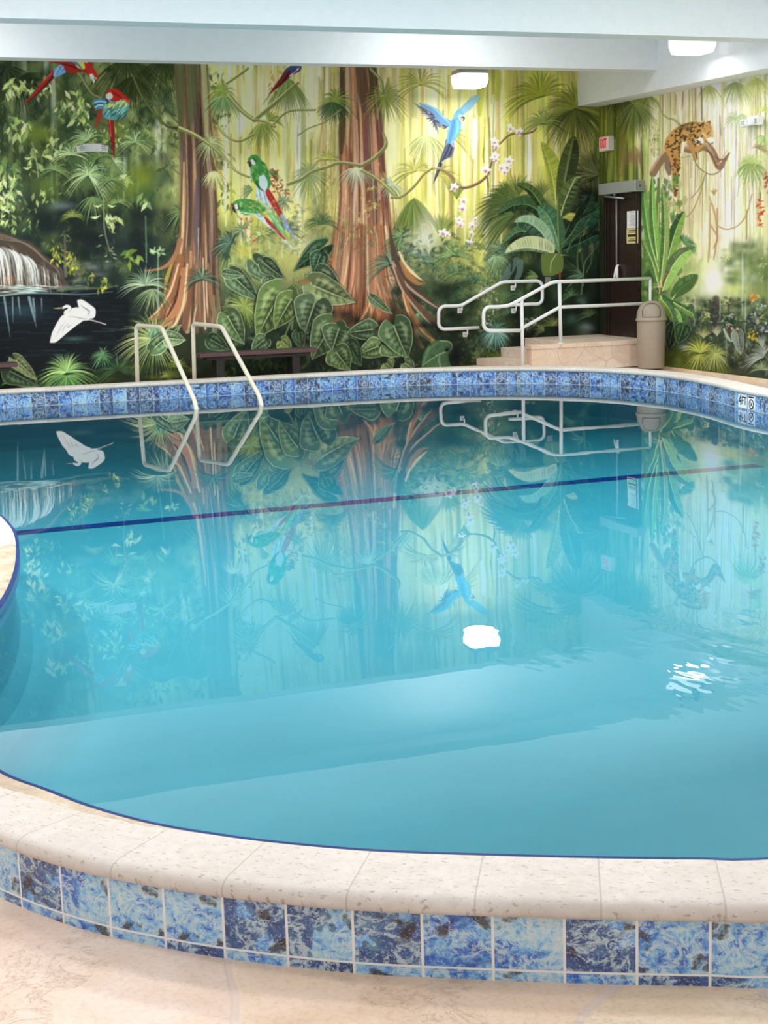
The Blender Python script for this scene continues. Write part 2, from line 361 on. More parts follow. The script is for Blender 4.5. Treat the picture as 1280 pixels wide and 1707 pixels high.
    def dabs(s, c, r, n, size, cols, a0=0, a1=360, al=.85):
        q = s.r; rx, ry = np.array(r)*np.ones(2)
        for i in range(n):
            t, u = q.uniform(0, 6.283), math.sqrt(q.rand()); x = c[0]+rx*u*math.cos(t); y = c[1]+ry*u*math.sin(t)
            a = math.radians(q.uniform(a0, a1)); L = size*q.uniform(.6, 1.35)
            dx, dy = L*math.cos(a), -L*math.sin(a)
            s.stroke([(x, y), (x+dx*.5, y+dy*.5+L*.06), (x+dx, y+dy+L*.2)], [.3, L*.42, .2], s.jit(cols[q.randint(len(cols))], 12), al*q.uniform(.7, 1), .6, 2)
    def vine(s, pts, w, col, hi=None, al=.9):
        s.stroke(pts, w, col, al, .8, 7)
        if hi is not None: s.stroke([(x-.3*np.max(w), y-.35*np.max(w)) for x, y in pts], np.array(w)*.4, hi, al*.8, .6, 7)
    def heart(s, base, tip, wd, col, edge, rib, bend=0.0, wav=.09, lobes=.22, dk=None):
        b = np.array(base, float); t = np.array(tip, float); ax = t-b; L = np.linalg.norm(ax); ax /= L; nx = np.array([-ax[1], ax[0]])
        prof = [(-lobes, .30), (-lobes*.8, .62), (.0, .92), (.18, 1.0), (.4, .88), (.62, .6), (.84, .26), (1.0, 0)]
        f = lambda u, v: tuple(b+ax*L*u+nx*(v*wd/2+bend*L*u*(1-u)))
        A = [f(u, v*(1+wav*math.sin(9*u+1))) for u, v in prof]; B = [f(u, -v*(1+wav*math.sin(8*u+2.5))) for u, v in prof]
        mid = [f(u, 0) for u in (0, .25, .5, .75, 1)]
        col = tuple(c*.92 for c in col); dk = dk or tuple(c*.72 for c in col)
        s.poly([f(u*1.03, v*1.1) for u, v in prof]+[f(u*1.03, -v*1.1) for u, v in prof[::-1]][1:]+[f(.02, 0)], (16, 24, 18), .6, 2.2, 3)
        s.poly([f(0.02, 0)]+A+mid[::-1][1:-1], col, 1, .8, 3); s.poly([f(0.02, 0)]+B+mid[::-1][1:-1], dk, 1, .8, 3)
        for sd, base_c in ((1, col), (-1, dk)):
            for u in (-.02, .14, .3, .46, .62):
                p = [f(max(u, 0), 0), f(u+.06, .42*sd*np.interp(u, [-.1, .2, 1], [.9, 1, 0])), f(u+.04+.12*(u > .1), .86*sd*np.interp(u+.1, [-.1, .2, 1], [.85, 1, 0]))]
                s.stroke(p, [.2, wd*.1, .3], s.mix(base_c, rib, .8), .4, 2.6, 3)
                p2 = [tuple(np.array(q)+ax*L*.075) for q in p]
                s.stroke(p2, [.2, wd*.08, .3], tuple(c*.42 for c in base_c), .42, 2.6, 3)
        k = 1/s.fr[2]
        for sd in (1, -1):
            s.stroke([f(.0, .45*sd), f(.2, .55*sd), f(.5, .38*sd)], [wd*.04, wd*.16, wd*.03], s.mix(rib, edge, .6), .5, 3.5, 4)
            s.stroke([f(.1, .12*sd), f(.4, .12*sd), f(.8, .04*sd)], [wd*.03, wd*.07, .3], tuple(c*.4 for c in col), .55, 2.2, 4)
        s.stroke(A, [.6*k, 1.5*k, .9*k, 1.3*k, .4*k], edge, .85, .7, 3); s.stroke(B, [.6*k, 1.3*k, .8*k, 1.2*k, .4*k], edge, .75, .7, 3)
        s.stroke(mid, [1.4*k, 1.1*k, .5*k], edge, .8, .7, 3)
    def banana(s, pts, wd, col, hi, dk, side=1.0, al=1.0, rc=1.0):
        """long leaf: midrib pts, half-width wd; side<1 narrows one half"""
        p = s.spline(s.P(pts), 8); n = len(p); k = s.fr[2]*s.S
        tg = np.gradient(p, axis=0); tg /= np.linalg.norm(tg, axis=1)[:, None]+1e-9; nr = np.stack([-tg[:, 1], tg[:, 0]], 1)
        t = np.linspace(0, 1, n); pr = np.sin(np.pi*np.clip(t*.93+.07, 0, 1))**.6*wd*k
        fr = s.fr; s.fr = (s.x0, s.y0, 1/s.S)
        A = p+nr*pr[:, None]; B = p-nr*(pr*side)[:, None]
        s.poly(np.vstack([p, A[::-1]])[::2], col, al, .8, 1); s.poly(np.vstack([p, B[::-1]])[::2], dk, al, .8, 1)
        for i in range(2, n-2):
            for E, c0 in ((A, col), (B, dk)):
                c = s.mix(c0, hi if s.r.rand() < .45 else tuple(v*.55 for v in c0), rc*s.r.uniform(.3, .95))
                e = p[i]+(E[i]-p[i])*s.r.uniform(.75, 1.0)+tg[i]*pr[i]*.25
                s.stroke([p[i], (p[i]+e)/2, e], [.6, 1.6*s.S, .5], c, .6*al, .9, 2, px=True)
        s.stroke(p[::3], [1.9*s.S, 1.2*s.S, .4], hi, .9*al, .7, 1, px=True)
        s.fr = fr
    def trunk(s, L, R, base, cols, n, w=(3, 9)):
        L = s.P(L); R = s.P(R); y0, y1 = max(L[0, 1], R[0, 1]), min(L[-1, 1], R[-1, 1]); ys = np.linspace(y0, y1, 14)
        lx = np.interp(ys, L[:, 1], L[:, 0]); rx = np.interp(ys, R[:, 1], R[:, 0])
        fr = s.fr; s.fr = (s.x0, s.y0, 1/s.S)
        s.poly(np.vstack([np.stack([lx, ys], 1), np.stack([rx, ys], 1)[::-1]]), base, 1, 2.5, 1)
        for i in range(n):
            t = s.r.rand(); a = s.r.randint(0, 10); b = s.r.randint(a+3, 15); t2 = t+s.r.uniform(-.04, .04)
            tt = np.linspace(t, t2, b-a)
            x = lx[a:b]+(rx-lx)[a:b]*np.clip(tt, .02, .98)
            c = s.jit(cols[s.r.randint(len(cols))], 12)
            s.stroke(np.stack([x, ys[a:b]], 1), np.array([.3, s.r.uniform(*w), .3])*s.S, c, s.r.uniform(.45, .95), s.r.uniform(.8, 2.5), 2, px=True)
        s.stroke(np.stack([lx+1, ys], 1), 4*s.S, tuple(v*.5 for v in base), .5, 4, 1, px=True)
        s.stroke(np.stack([rx-1, ys], 1), 4*s.S, tuple(v*.5 for v in base), .5, 4, 1, px=True)
        s.fr = fr
    def flower(s, c, r, al=.95):
        x, y = c; q = s.r
        for k in range(5):
            a = k*1.257+q.uniform(-.3, .3); e = (x+r*math.cos(a), y-r*math.sin(a))
            s.stroke([c, ((x+e[0])/2, (y+e[1])/2), e], [r*.3, r*.75, r*.3], s.jit((242, 234, 232), 8), al, .6, 2)
        s.blob((x, y+r*.35), r*.4, (165, 90, 120), .8)

def paint_back():
    S = MURAL_SCALE
    c = Canvas(-520, -20, 1016, 665, S, 11); r = c.r
    us = [-520, 0, 100, 200, 300, 400, 500, 600, 700, 800, 900, 1000]  # pale right-centre tones: mural colour plus the lamp's glow painted in
    c.grid(us, [0, 100, 180, 260, 340, 420, 500, 580, 645], [
     (50,62,40),(50,62,40),(105,112,65),(150,160,95),(150,150,100),(205,200,140),(205,200,130),(190,175,130),(222,212,140),(215,215,120),(195,200,80),(140,150,50),
     (55,68,45),(50,62,42),(105,112,65),(160,168,100),(160,160,105),(212,205,150),(218,210,150),(200,185,130),(230,218,150),(222,220,120),(200,205,85),(150,158,60),
     (55,68,45),(66,78,50),(82,94,58),(120,130,78),(165,165,105),(212,206,150),(224,216,155),(205,190,140),(242,234,165),(228,226,130),(214,216,105),(165,170,70),
     (55,70,50),(62,78,52),(74,90,52),(105,120,72),(165,165,105),(214,208,135),(228,220,148),(205,190,140),(238,230,150),(228,222,122),(216,214,118),(140,150,75),
     (45,60,50),(56,70,52),(52,66,46),(76,92,54),(140,140,85),(212,210,110),(226,220,148),(200,190,120),(218,214,125),(214,208,108),(168,175,100),(50,66,46),
     (35,50,50),(42,54,50),(34,44,42),(42,55,46),(66,80,52),(140,150,90),(182,182,110),(150,140,90),(150,160,105),(166,168,88),(92,112,70),(32,48,38),
     (28,40,44),(30,42,46),(28,36,40),(30,40,38),(52,58,44),(66,82,58),(88,98,64),(90,85,60),(86,104,76),(112,126,74),(76,98,64),(36,52,38),
     (16,18,22),(16,18,22),(20,22,26),(30,40,32),(40,46,32),(42,58,44),(38,54,42),(40,50,40),(32,42,36),(48,62,46),(38,54,38),(34,44,32),
     (18,24,20),(18,24,20),(36,56,34),(44,52,32),(30,34,26),(26,36,28),(26,38,30),(34,46,34),(28,38,30),(64,76,38),(54,62,36),(46,54,34)])
    c.mottle(.35, 70, 1.6); c.mottle(.13, 9, 5)
    for i in range(900):
        x, y = r.uniform(-300, 380), r.uniform(20, 470)
        col = [(30,44,30),(46,64,40),(86,108,60),(120,138,80),(24,34,28),(66,90,58),(150,166,104)][r.randint(7)]
        c.dabs((x, y), (14, 10), 4, r.uniform(6, 15), [col], 190, 350, .6)
    # shafts of light and thin far trunks
    for i in range(520):
        x = r.uniform(370, 1000); y = r.uniform(-20, 260); L = r.uniform(60, 260); w = r.uniform(1.5, 9)
        col = [(246,240,206),(236,228,222),(140,140,52),(222,208,96),(222,196,150),(160,158,84),(206,176,136),(176,184,140),(196,196,70)][r.randint(9)]
        if x > 840 and col[0] > 215: col = (214,206,120)
        c.stroke([(x, y), (x+r.uniform(-3, 3), y+L/2), (x+r.uniform(-3, 3), min(y+L, 430))], [w*.4, w, w*.3], col, r.uniform(.3, .75), r.uniform(.8, 3), 2)
    for i in range(90):
        x = r.uniform(0, 380); y = r.uniform(-20, 240); L = r.uniform(60, 220); w = r.uniform(1.5, 8)
        col = [(140,150,120),(40,52,34),(165,172,140),(90,105,60),(120,125,80)][r.randint(5)]
        c.stroke([(x, y), (x, y+L/2), (x+r.uniform(-3, 3), y+L)], [w*.4, w, w*.3], col, r.uniform(.12, .4), r.uniform(1, 5), 2)
    for x, y0, y1, w, col, al in [(40,80,200,9,(120,135,108),.8),(77,20,120,12,(165,172,160),.7),(88,125,222,9,(150,158,148),.75),(262,200,268,12,(185,190,175),.7),(274,190,268,8,(200,200,180),.6),
        (206,240,358,4,(165,185,178),.7),(229,255,345,4,(165,185,178),.7),(495,150,330,10,(226,224,216),.8),(490,360,400,8,(220,220,205),.5),(520,100,215,14,(238,232,200),.7),(345,120,215,9,(178,182,130),.7),(400,190,225,12,(222,222,222),.7),
        (790,200,262,9,(238,238,232),.9),(822,160,240,8,(232,232,215),.75),(880,222,320,10,(235,232,222),.9),(925,218,290,7,(226,222,200),.6),(737,110,180,16,(238,228,170),.6),(800,110,190,14,(190,195,60),.7),(830,112,165,10,(190,196,70),.7),(690,200,330,14,(240,232,170),.5),(650,180,300,10,(245,238,190),.7),(600+540-300,240,330,14,(226,212,120),.5)]:
        c.stroke([(x, y0), (x+1, (y0+y1)/2), (x-1, y1)], [w*.7, w, w*.5], col, al, 3, 3)
    for i in range(26):   # darker thin lianas in the pale part
        x = r.uniform(375, 1000); y = r.uniform(110, 260)
        c.stroke([(x, y), (x+r.uniform(-4, 4), y+60), (x+r.uniform(-6, 6), y+r.uniform(90, 190))], [.8, 1.3, .6], (120,118,55), .55, .8, 4)
    c.blob((470, 165), (60, 40), (205,195,175), .55); c.blob((440, 150), (50, 40), (214,205,175), .5)
    c.blob((650, 290), (26, 80), (246,240,190), .35); c.blob((700, 230), (60, 50), (248,240,180), .3)
    # foliage masses, left half
    for i in range(420):
        x, y = r.uniform(-30, 290), r.uniform(95, 480)
        g = r.rand(); col = [(40,58,40),(30,42,34),(86,108,62),(66,90,56),(112,128,66),(52,76,60)][r.randint(6)]
        c.blob((x, y), (r.uniform(5, 16), r.uniform(4, 12)), col, .5, r.uniform(0, 3))
    for i in range(60): c.blob((r.uniform(40, 290), r.uniform(330, 450)), (r.uniform(10, 25), r.uniform(10, 22)), [(26,36,40),(30,40,46),(24,32,32)][r.randint(3)], .6)
    for x, y, a in [(300,-10,190),(10,110,220),(30,130,260)]: c.palm((x, y), 45, a, a+140, 14, [(30,40,26),(62,76,44)], 2.5)
    c.frame(0, 80, .2578)
    for x, y, q in [(820,60,150),(1060,60,120),(860,180,90)]: c.palm((x, y), q*1.9, 195, 345, 26, [(62,72,34),(110,122,58),(38,48,28)], 8, .35, .8)
    for x, y in [(700,1000),(820,900),(900,820),(760,520),(600,780),(960,940),(460,520),(250,540),(300,900),(960,820)]:
        c.blob((x, y), (r.uniform(60, 110), r.uniform(40, 100)), [(96,118,48),(60,96,60),(44,66,46),(110,126,40)][r.randint(4)], .6)
    c.blob((930, 840), (70, 90), (122,134,40), .7); c.blob((250,560), (100,60), (104,116,40), .6); c.blob((400,1020), (90,30), (120,135,150), .5); c.blob((80,960), (110,60), (76,96,92), .5)
    lf = [(176,190,110),(140,160,92),(196,204,150),(92,120,70)]
    for x, y, n, q, sz in [(80,240,16,60,60),(110,500,26,90,58),(40,760,30,80,52),(70,870,24,70,56),(20,980,26,60,46),(30,1080,18,60,40),(350,620,14,60,58),(520,420,18,60,56),(460,300,14,70,50),(540,340,12,50,50),(230,690,10,60,60),
        (200,250,14,70,40),(430,400,20,80,36),(620,560,16,80,36),(560,540,16,60,36),(300,240,18,70,34),(840,830,6,50,60),(940,960,6,40,60),(700,1090,12,60,56),(270,960,10,60,44),(560,620,10,60,40),(150,1080,30,120,34),(900,560,30,80,34),(760,560,20,80,34)]:
        c.dabs((x, y), q, n, sz, lf if n < 30 else lf[1:2]+lf[3:], 200, 340)
    pl = [(120,148,96),(190,206,160)]; pd = [(84,112,66),(136,160,96)]
    for x, y, R, a0, a1, n, cl in [(560,600,150,40,200,16,pl),(460,690,140,0,185,16,pl),(570,820,160,-60,215,22,pl),(650,700,110,10,200,14,pd),(870,610,120,-20,200,16,pl),(1170,1060,110,20,320,16,pd),(470,1090,90,10,180,14,[(130,140,60),(96,112,60)]),
        (350,790,110,-10,190,14,pd),(720,850,100,-20,200,14,pd),(760,1000,80,0,190,12,pd),(600,960,110,180,360,14,pd),(940,600,80,-20,120,10,pd),(740,740,70,-60,120,10,pl)]:
        c.palm((x, y), R, a0, a1, n, cl, 9, .5, .85)
    c.vine([(655,680),(660,900),(668,1000),(672,1170)], 9, (112,128,80)); c.vine([(205,610),(230,700),(245,830)], 9, (130,142,100)); c.vine([(75,250),(78,420)], 7, (120,130,90))
    for x, y, s in [(660,1010,1),(690,1010,-1),(650,1080,1),(690,1090,-1),(640,1085,1),(210,700,1),(270,690,-1),(205,765,1)]: c.stroke([(x, y), (x-30*s, y+14), (x-60*s, y+6)], [2, 16, 1], (178,192,140), .85)
    c.vine([(860,180),(930,330),(1060,490),(1180,520),(1280,585)], [14,16,18,22,22], (62,66,38), (140,144,86))
    c.vine([(1000,280),(1060,370),(1120,450),(1180,520)], 8, (72,76,46)); c.vine([(1060,680),(1120,780),(1210,860),(1280,990)], 8, (110,96,66)); c.vine([(1050,730),(1040,830),(1000,920)], 6, (90,96,80))
    c.vine([(480,140),(520,180),(560,245),(600,300),(660,330)], [18,20,20,18,14], (92,96,60), (160,160,110)); c.vine([(640,480),(700,505)], 9, (80,82,50)); c.vine([(395,150),(410,220),(420,250)], 5, (70,80,50))
    # scarlet macaws
    c.stroke([(345,165),(260,260),(150,365)], [44,34,6], (150,40,34)); c.stroke([(340,185),(250,285),(170,350)], [16,10,3], (88,30,36)); c.stroke([(335,160),(245,245)], [5,4], (196,88,66))
    c.poly([(345,140),(400,96),(470,96),(450,138),(400,170),(350,190)], (98,142,186)); [c.stroke([(430-k*18, 110+k*6), (395-k*16, 150+k*10)], [4, 6, 2], col, .9) for k, col in enumerate([(46,66,110),(150,190,215),(52,80,128),(170,200,220)])]
    c.poly([(300,84),(560,60),(600,130),(632,185),(606,215),(572,182),(540,152),(480,162),(425,152),(400,110)], (150,38,32)); c.poly([(470,70),(560,70),(545,135),(500,125)], (196,176,80)); c.stroke([(400,100),(470,120),(540,148)], [6,10,4], (90,26,28)); c.stroke([(440,70),(490,95),(530,135)], [16,18,8], (70,110,150))
    c.poly([(540,90),(590,110),(632,185),(605,205),(565,170)], (172,40,30)); c.poly([(574,170),(596,166),(612,200),(588,200)], (228,222,212)); c.poly([(596,196),(622,190),(612,226),(600,222)], (196,190,180)); c.stroke([(610,196),(618,212),(610,226)], 6, (38,32,32))
    c.stroke([(655,400),(635,455),(615,520)], [34,26,4], (150,50,40)); c.stroke([(712,455),(724,560),(736,705)], [40,34,6], (136,34,34)); c.stroke([(706,460),(716,570)], [8,6], (190,80,64))
    for k in range(5): c.stroke([(690, 345+k*10), (640, 335+k*12), (596+k*5, 340+k*14)], [18, 20, 6], [(70,110,158),(120,166,200),(52,80,122),(130,176,206),(80,120,160)][k])
    c.poly([(668,360),(720,330),(800,320),(838,350),(820,410),(770,455),(700,462),(660,430)], (84,140,140))
    for k in range(60):
        u, v = r.uniform(670, 825), r.uniform(360, 450)
        if (u-750)**2/85**2+(v-400)**2/60**2 < 1: c.stroke([(u+14, v-12), (u, v), (u-12, v+16)], [3, 9, 2], [(46,92,118),(130,180,180),(60,120,96),(150,180,120),(40,76,110)][r.randint(5)], .9)
    for k in range(34):
        u = r.uniform(695, 835); v = 375-abs(u-700)*.25+r.uniform(-16, 20)
        c.stroke([(u+8, v-12), (u, v), (u-8, v+14)], [3, 12, 3], [(206,206,110),(176,190,80),(220,214,140),(120,150,70)][r.randint(4)], .9)
    c.poly([(680,300),(700,268),(745,260),(790,290),(835,335),(830,358),(790,330),(745,345),(700,330)], (168,40,30)); c.stroke([(730,285),(780,320)], [10,8], (120,28,26)); c.poly([(684,300),(712,286),(728,315),(705,334),(686,326)], (228,218,210)); c.stroke([(686,330),(696,345),(690,360)], [12,10,4], (44,40,44)); c.stroke([(800,330),(838,350)], [6,4], (216,120,70))
    # lower left: pool, waterfall, rocks
    c.frame(0, 370, .1719)
    c.poly([(-300,690),(0,690),(600,660),(1150,640),(1220,700),(1250,900),(1100,1400),(-300,1400)], (20,26,32), .92, 6)
    for i in range(150):
        x, y = r.uniform(-200, 1150), r.uniform(720, 1350); L = r.uniform(60, 260)
        c.stroke([(x, y), (x+L, y+r.uniform(-3, 3))], r.uniform(4, 14), [(30,44,56),(14,18,22),(46,62,72),(26,34,38),(50,74,72)][r.randint(5)], r.uniform(.2, .55), 1.5, 1)
    c.blob((200,860), (260,90), (44,66,80), .7); c.blob((720,1130), (130,24), (60,96,84), .7)
    c.poly([(-300,60),(0,90),(120,150),(290,190),(420,310),(540,400),(600,520),(600,640),(-300,680)], (70,62,54), 1, 4)
    for i in range(60):
        x = r.uniform(-200, 560); y = 140+max(0, x)*.45+r.uniform(0, 220)
        c.stroke([(x, y), (x+40, y+50), (x+60, y+140)], [8, 16, 6], [(100,88,76),(44,40,38),(128,112,96),(80,70,60)][r.randint(4)], .55, 1.6)
    c.blob((90,560), (60,50), (136,84,52), .8)
    for i in range(10): c.stroke([(-150+i*12, 92+i*8), (60+i*22, 130+i*9), (300+i*12, 235+i*12), (400+i*14, 330+i*12)], [6, 9, 4], [(122,104,88),(60,52,46),(140,124,108)][i % 3], .7, 1.3)
    for i in range(95):
        x = r.uniform(-220, 330); y = 250+max(0, x-60)*.40+r.uniform(-14, 10); e = 625+r.uniform(-20, 14)
        c.stroke([(x-20, y), (x+20, y+50), (x+34+r.uniform(0, 30), (y+e)/2), (x+44+r.uniform(0, 40), e)], [6, r.uniform(8, 22), 10, 3], [(216,222,216),(186,196,192),(236,240,236),(150,160,160),(110,112,108)][r.randint(5)], r.uniform(.35, .8), 1.2, 3)
    for i in range(16):
        x = r.uniform(330, 560); y = 390+(x-330)*.5
        c.stroke([(x, y), (x+10, y+80), (x+18, 620)], [2, 7, 2], (190,200,200), .6, 1.0)
    for i in range(70):
        x = r.uniform(-200, 760); y = 650+r.uniform(-34, 40)
        c.stroke([(x, y), (x+60, y-6), (x+r.uniform(90, 200), y+4)], [2, r.uniform(5, 14), 2], [(206,222,222),(150,184,184),(96,140,140),(230,240,238)][r.randint(4)], .55 if x < 420 else .25, 1.4)
    c.stroke([(-220,712),(0,712),(220,690),(480,690),(800,700),(1090,672)], [16,16,12,10,6,2], (140,188,186), .7, 2)
    c.stroke([(560,655),(760,640),(1000,640),(1140,615)], [20,22,16,8], (96,110,72), .7, 2.5)
    for x, y, X, Y, w in [(38,730,98,1120,22),(280,730,350,1020,30),(175,730,195,900,16),(320,740,345,960,18),(120,730,125,980,14),(400,740,405,880,12)]: c.stroke([(x, y), ((x+X)/2, (y+Y)/2), (X, Y)], [w, w*.7, 2], (150,180,184), .6, 1.3)
    c.stroke([(625,160),(630,340),(635,520)], [18,30,36], (112,98,84), .75, 3)
    for x, y, n, q in [(560,340,20,60),(700,400,30,60),(560,260,12,60),(690,310,18,40),(890,520,8,50),(980,590,16,60),(720,450,14,50)]: c.dabs((x, y), q, n, 46, [(150,152,52),(112,122,48),(176,176,70)], 180, 360)
    for i in range(30): c.blob((r.uniform(720, 1050), r.uniform(380, 580)), (r.uniform(20, 60), r.uniform(10, 26)), [(120,120,126),(64,66,74),(84,84,92),(40,42,50)][r.randint(4)], .5)
    c.vine([(1005,0),(1020,120),(1050,240),(1060,280)], 14, (104,108,84)); [c.stroke([(x, y), (x+s*22, y+10), (x+s*50, y+20)], [2, 14, 1], (150,156,120), .85) for x, y, s in [(1030,40,1),(1000,120,-1),(1070,90,1),(980,220,-1),(1100,240,-.6),(1060,270,1),(1080,300,1),(1040,320,-.7),(1090,340,1),(1050,370,-.6)]]
    # heron
    W = (228,232,240); D = (120,128,150); K = (52,56,70)
    c.poly([(480,1165),(500,1080),(545,985),(600,905),(650,905),(720,925),(810,945),(740,1000),(640,1080),(545,1160),(500,1168)], W)
    for k in range(11): c.stroke([(610+k*16, 935+k*4), (560+k*12, 1030-k*2), (492+k*22, 1160-k*18)], [2, 6, 3], [D, (190,196,210), K][k % 3], .7)
    for k in range(7): c.stroke([(620-k*6, 905+k*12), (590-k*8, 940+k*16)], [3, 6, 2], D, .6)
    c.poly([(745,755),(790,750),(850,785),(915,835),(925,870),(915,920),(880,935),(830,930),(790,870),(760,820)], W)
    for k in range(8): c.stroke([(770+k*4, 780+k*6), (810+k*8, 830+k*5), (905-k*10, 860+k*10)], [2, 6, 2], [D, K, (170,176,196)][k % 3], .65)
    c.poly([(620,880),(660,850),(740,825),(790,850),(840,930),(870,945),(800,955),(700,930),(640,925)], (222,226,234)); c.stroke([(640,915),(720,918),(800,935),(860,940)], [3,8,3], K, .7)
    c.stroke([(645,905),(632,875),(665,850),(672,828),(645,815),(610,830)], [34,32,30,30,30,22], W); c.stroke([(660,870),(688,850),(690,830)], [4,6,3], K, .6); c.stroke([(600,832),(560,835),(518,836)], [14,10,3], (168,140,104)); c.stroke([(605,828),(590,836)], 5, (60,60,60))
    c.stroke([(850,940),(940,965),(1025,992)], [10,9,8], (172,166,168))
    # tree trunks
    c.frame()
    br = [(140,100,70),(106,74,56),(166,126,92),(76,58,50),(188,164,130),(128,86,62),(92,82,70),(156,142,120),(84,70,62)]
    c.trunk([(292,-20),(291,120),(300,240),(301,330),(298,400),(288,450),(276,490),(262,545)], [(343,-20),(345,120),(353,240),(360,330),(363,420),(364,480),(370,545)], (116,90,66), br, 150, (2, 7))
    c.stroke([(300,100),(300,180),(302,250)], [16,12,2], (88,98,60), .8, 4); c.stroke([(322,90),(318,180),(312,215)], [20,16,3], (96,104,66), .7, 4); c.stroke([(338,100),(343,170),(345,235)], [10,9,4], (166,172,120), .8, 3); c.stroke([(352,160),(358,230),(366,300)], [6,14,10], (150,120,70), .5, 4)
    for p, w, col in [([(298,412),(280,440),(262,449),(240,450)],[5,5,3,1],(170,120,88)),([(296,470),(284,505),(262,528),(255,532)],[9,12,9,3],(150,98,66)),([(304,440),(296,490),(282,520),(270,545)],[6,9,9,5],(180,130,92)),([(318,420),(312,480),(300,520),(292,545)],[5,8,9,7],(190,146,108)),([(290,430),(278,462),(274,490)],[4,7,3],(168,140,62)),
        ([(330,380),(330,470),(322,545)],[2,4,2],(200,184,160)),([(333,100),(334,330),(331,470)],[1,2,3],(60,44,42)),([(342,250),(346,400),(352,500)],[2,4,2],(96,70,60)),([(328,300),(326,380),(328,440)],[5,8,4],(92,82,92)),([(306,270),(304,380),(300,430)],[2,5,2],(196,170,120)),([(352,420),(356,470),(362,540)],[2,4,3],(110,96,100))]: c.stroke(p, w, col, .85, 1.2)
    for x in range(8): c.stroke([(262+x*14, 500+abs(4-x)*4), (258+x*14, 530), (252+x*15, 552)], [2, 7, 8], br[x], .7, 1.5)
    rb = [(164,96,64),(196,130,92),(128,74,58),(208,164,124),(92,66,56),(176,108,74),(152,128,110),(222,190,156),(120,84,62)]
    c.trunk([(568,-20),(567,115),(566,250),(566,330),(562,388),(550,430),(535,470),(548,545)], [(624,-20),(626,115),(636,200),(642,300),(650,360),(656,430),(668,480),(690,560)], (158,104,72), rb, 200, (2, 9))
    for p, w, col, al in [([(570,120),(571,200),(569,255)],[6,9,4],(86,74,46),.8),([(600,112),(604,150),(606,185)],[16,18,6],(92,76,60),.7),([(617,105),(622,135),(615,165)],[12,14,4],(80,70,40),.7),([(578,110),(580,180),(578,240)],[8,9,4],(196,176,130),.7),
        ([(594,200),(596,260),(594,320)],[3,4,3],(220,170,140),.8),([(612,180),(610,250),(608,300)],[6,7,3],(126,84,96),.7),([(621,190),(626,270),(632,330)],[5,8,6],(210,150,120),.8),([(591,290),(588,380),(590,430)],[2,6,3],(196,190,170),.8),
        ([(605,330),(600,390),(596,420)],[3,5,2],(200,180,160),.8),([(628,200),(640,300),(648,380),(656,440)],[3,5,6,3],(110,72,60),.8),([(626,300),(630,400),(628,440)],[4,7,3],(90,64,60),.8)]: c.stroke(p, w, col, al, 1.5)
    c.frame(480, 380, .2344)
    c.poly([(330,-10),(720,-10),(760,300),(830,600),(900,780),(820,800),(460,730),(420,430),(240,330),(240,290),(290,170)], (150,94,62), .8, 6)
    for p, w, col, al in [([(350,20),(290,180),(180,330),(60,390)],[30,40,44,14],(150,106,66),.9),([(420,0),(380,130),(260,300),(110,400)],[20,34,40,8],(166,110,62),.8),([(440,40),(380,170),(320,260)],[6,14,6],(212,180,140),.9),([(470,0),(440,180),(390,400)],[14,22,12],(214,190,156),.95),([(480,160),(470,300),(420,450)],[10,28,14],(204,160,96),.9),([(400,60),(360,180),(330,260)],[20,30,8],(88,64,46),.7),
        ([(520,0),(515,200),(520,400),(500,640)],[60,70,50,40],(160,88,60),.8),([(560,40),(560,200),(580,330),(590,450)],[6,10,10,4],(196,180,156),.85),([(590,0),(585,150),(590,300)],[26,24,10],(140,60,46),.75),([(540,330),(530,500),(480,690)],[40,50,30],(72,54,44),.75),([(615,-10),(635,160),(618,400),(600,500)],[16,26,26,8],(226,200,160),.95),([(660,-10),(665,150),(655,300),(665,520)],[22,30,40,30],(176,104,66),.9),
        ([(690,-10),(715,150),(735,320),(790,470),(830,580)],[20,26,20,22,10],(222,196,156),.95),([(640,20),(650,120)],[14,20],(110,84,72),.8),([(700,280),(720,420),(735,560)],[4,22,14],(96,84,110),.8),([(740,360),(790,560)],[24,34],(186,92,60),.85),([(600,470),(550,600),(470,710)],[14,16,10],(222,180,136),.9),([(620,530),(570,650),(540,700)],[16,26,12],(196,140,98),.9),([(650,560),(640,640),(600,690)],[20,30,12],(190,116,76),.8),
        ([(440,530),(450,600),(455,660)],[14,24,8],(120,72,52),.8),([(740,60),(770,250),(850,400),(1000,520),(1090,580)],[60,60,44,26,14],(88,68,60),.9),([(760,250),(830,380),(960,490),(1080,570)],[10,14,12,6],(190,160,140),.8),([(790,180),(830,260),(900,330),(940,370)],[14,22,18,4],(222,200,160),.95),([(800,240),(850,330),(920,390),(960,380)],[20,40,26,4],(176,126,72),.85),([(780,300),(850,470),(1000,620),(1130,740)],[30,44,40,20],(104,76,62),.85),
        ([(830,500),(900,660),(1020,800)],[26,44,40],(180,118,70),.95),([(820,470),(850,580),(1020,790)],[8,12,10],(216,186,140),.85),([(870,690),(920,800),(960,850)],[30,40,20],(160,98,56),.8),([(860,820),(900,940)],[18,16],(120,92,60),.7)]: c.stroke(p, w, col, al, 1.4)
    c.frame()
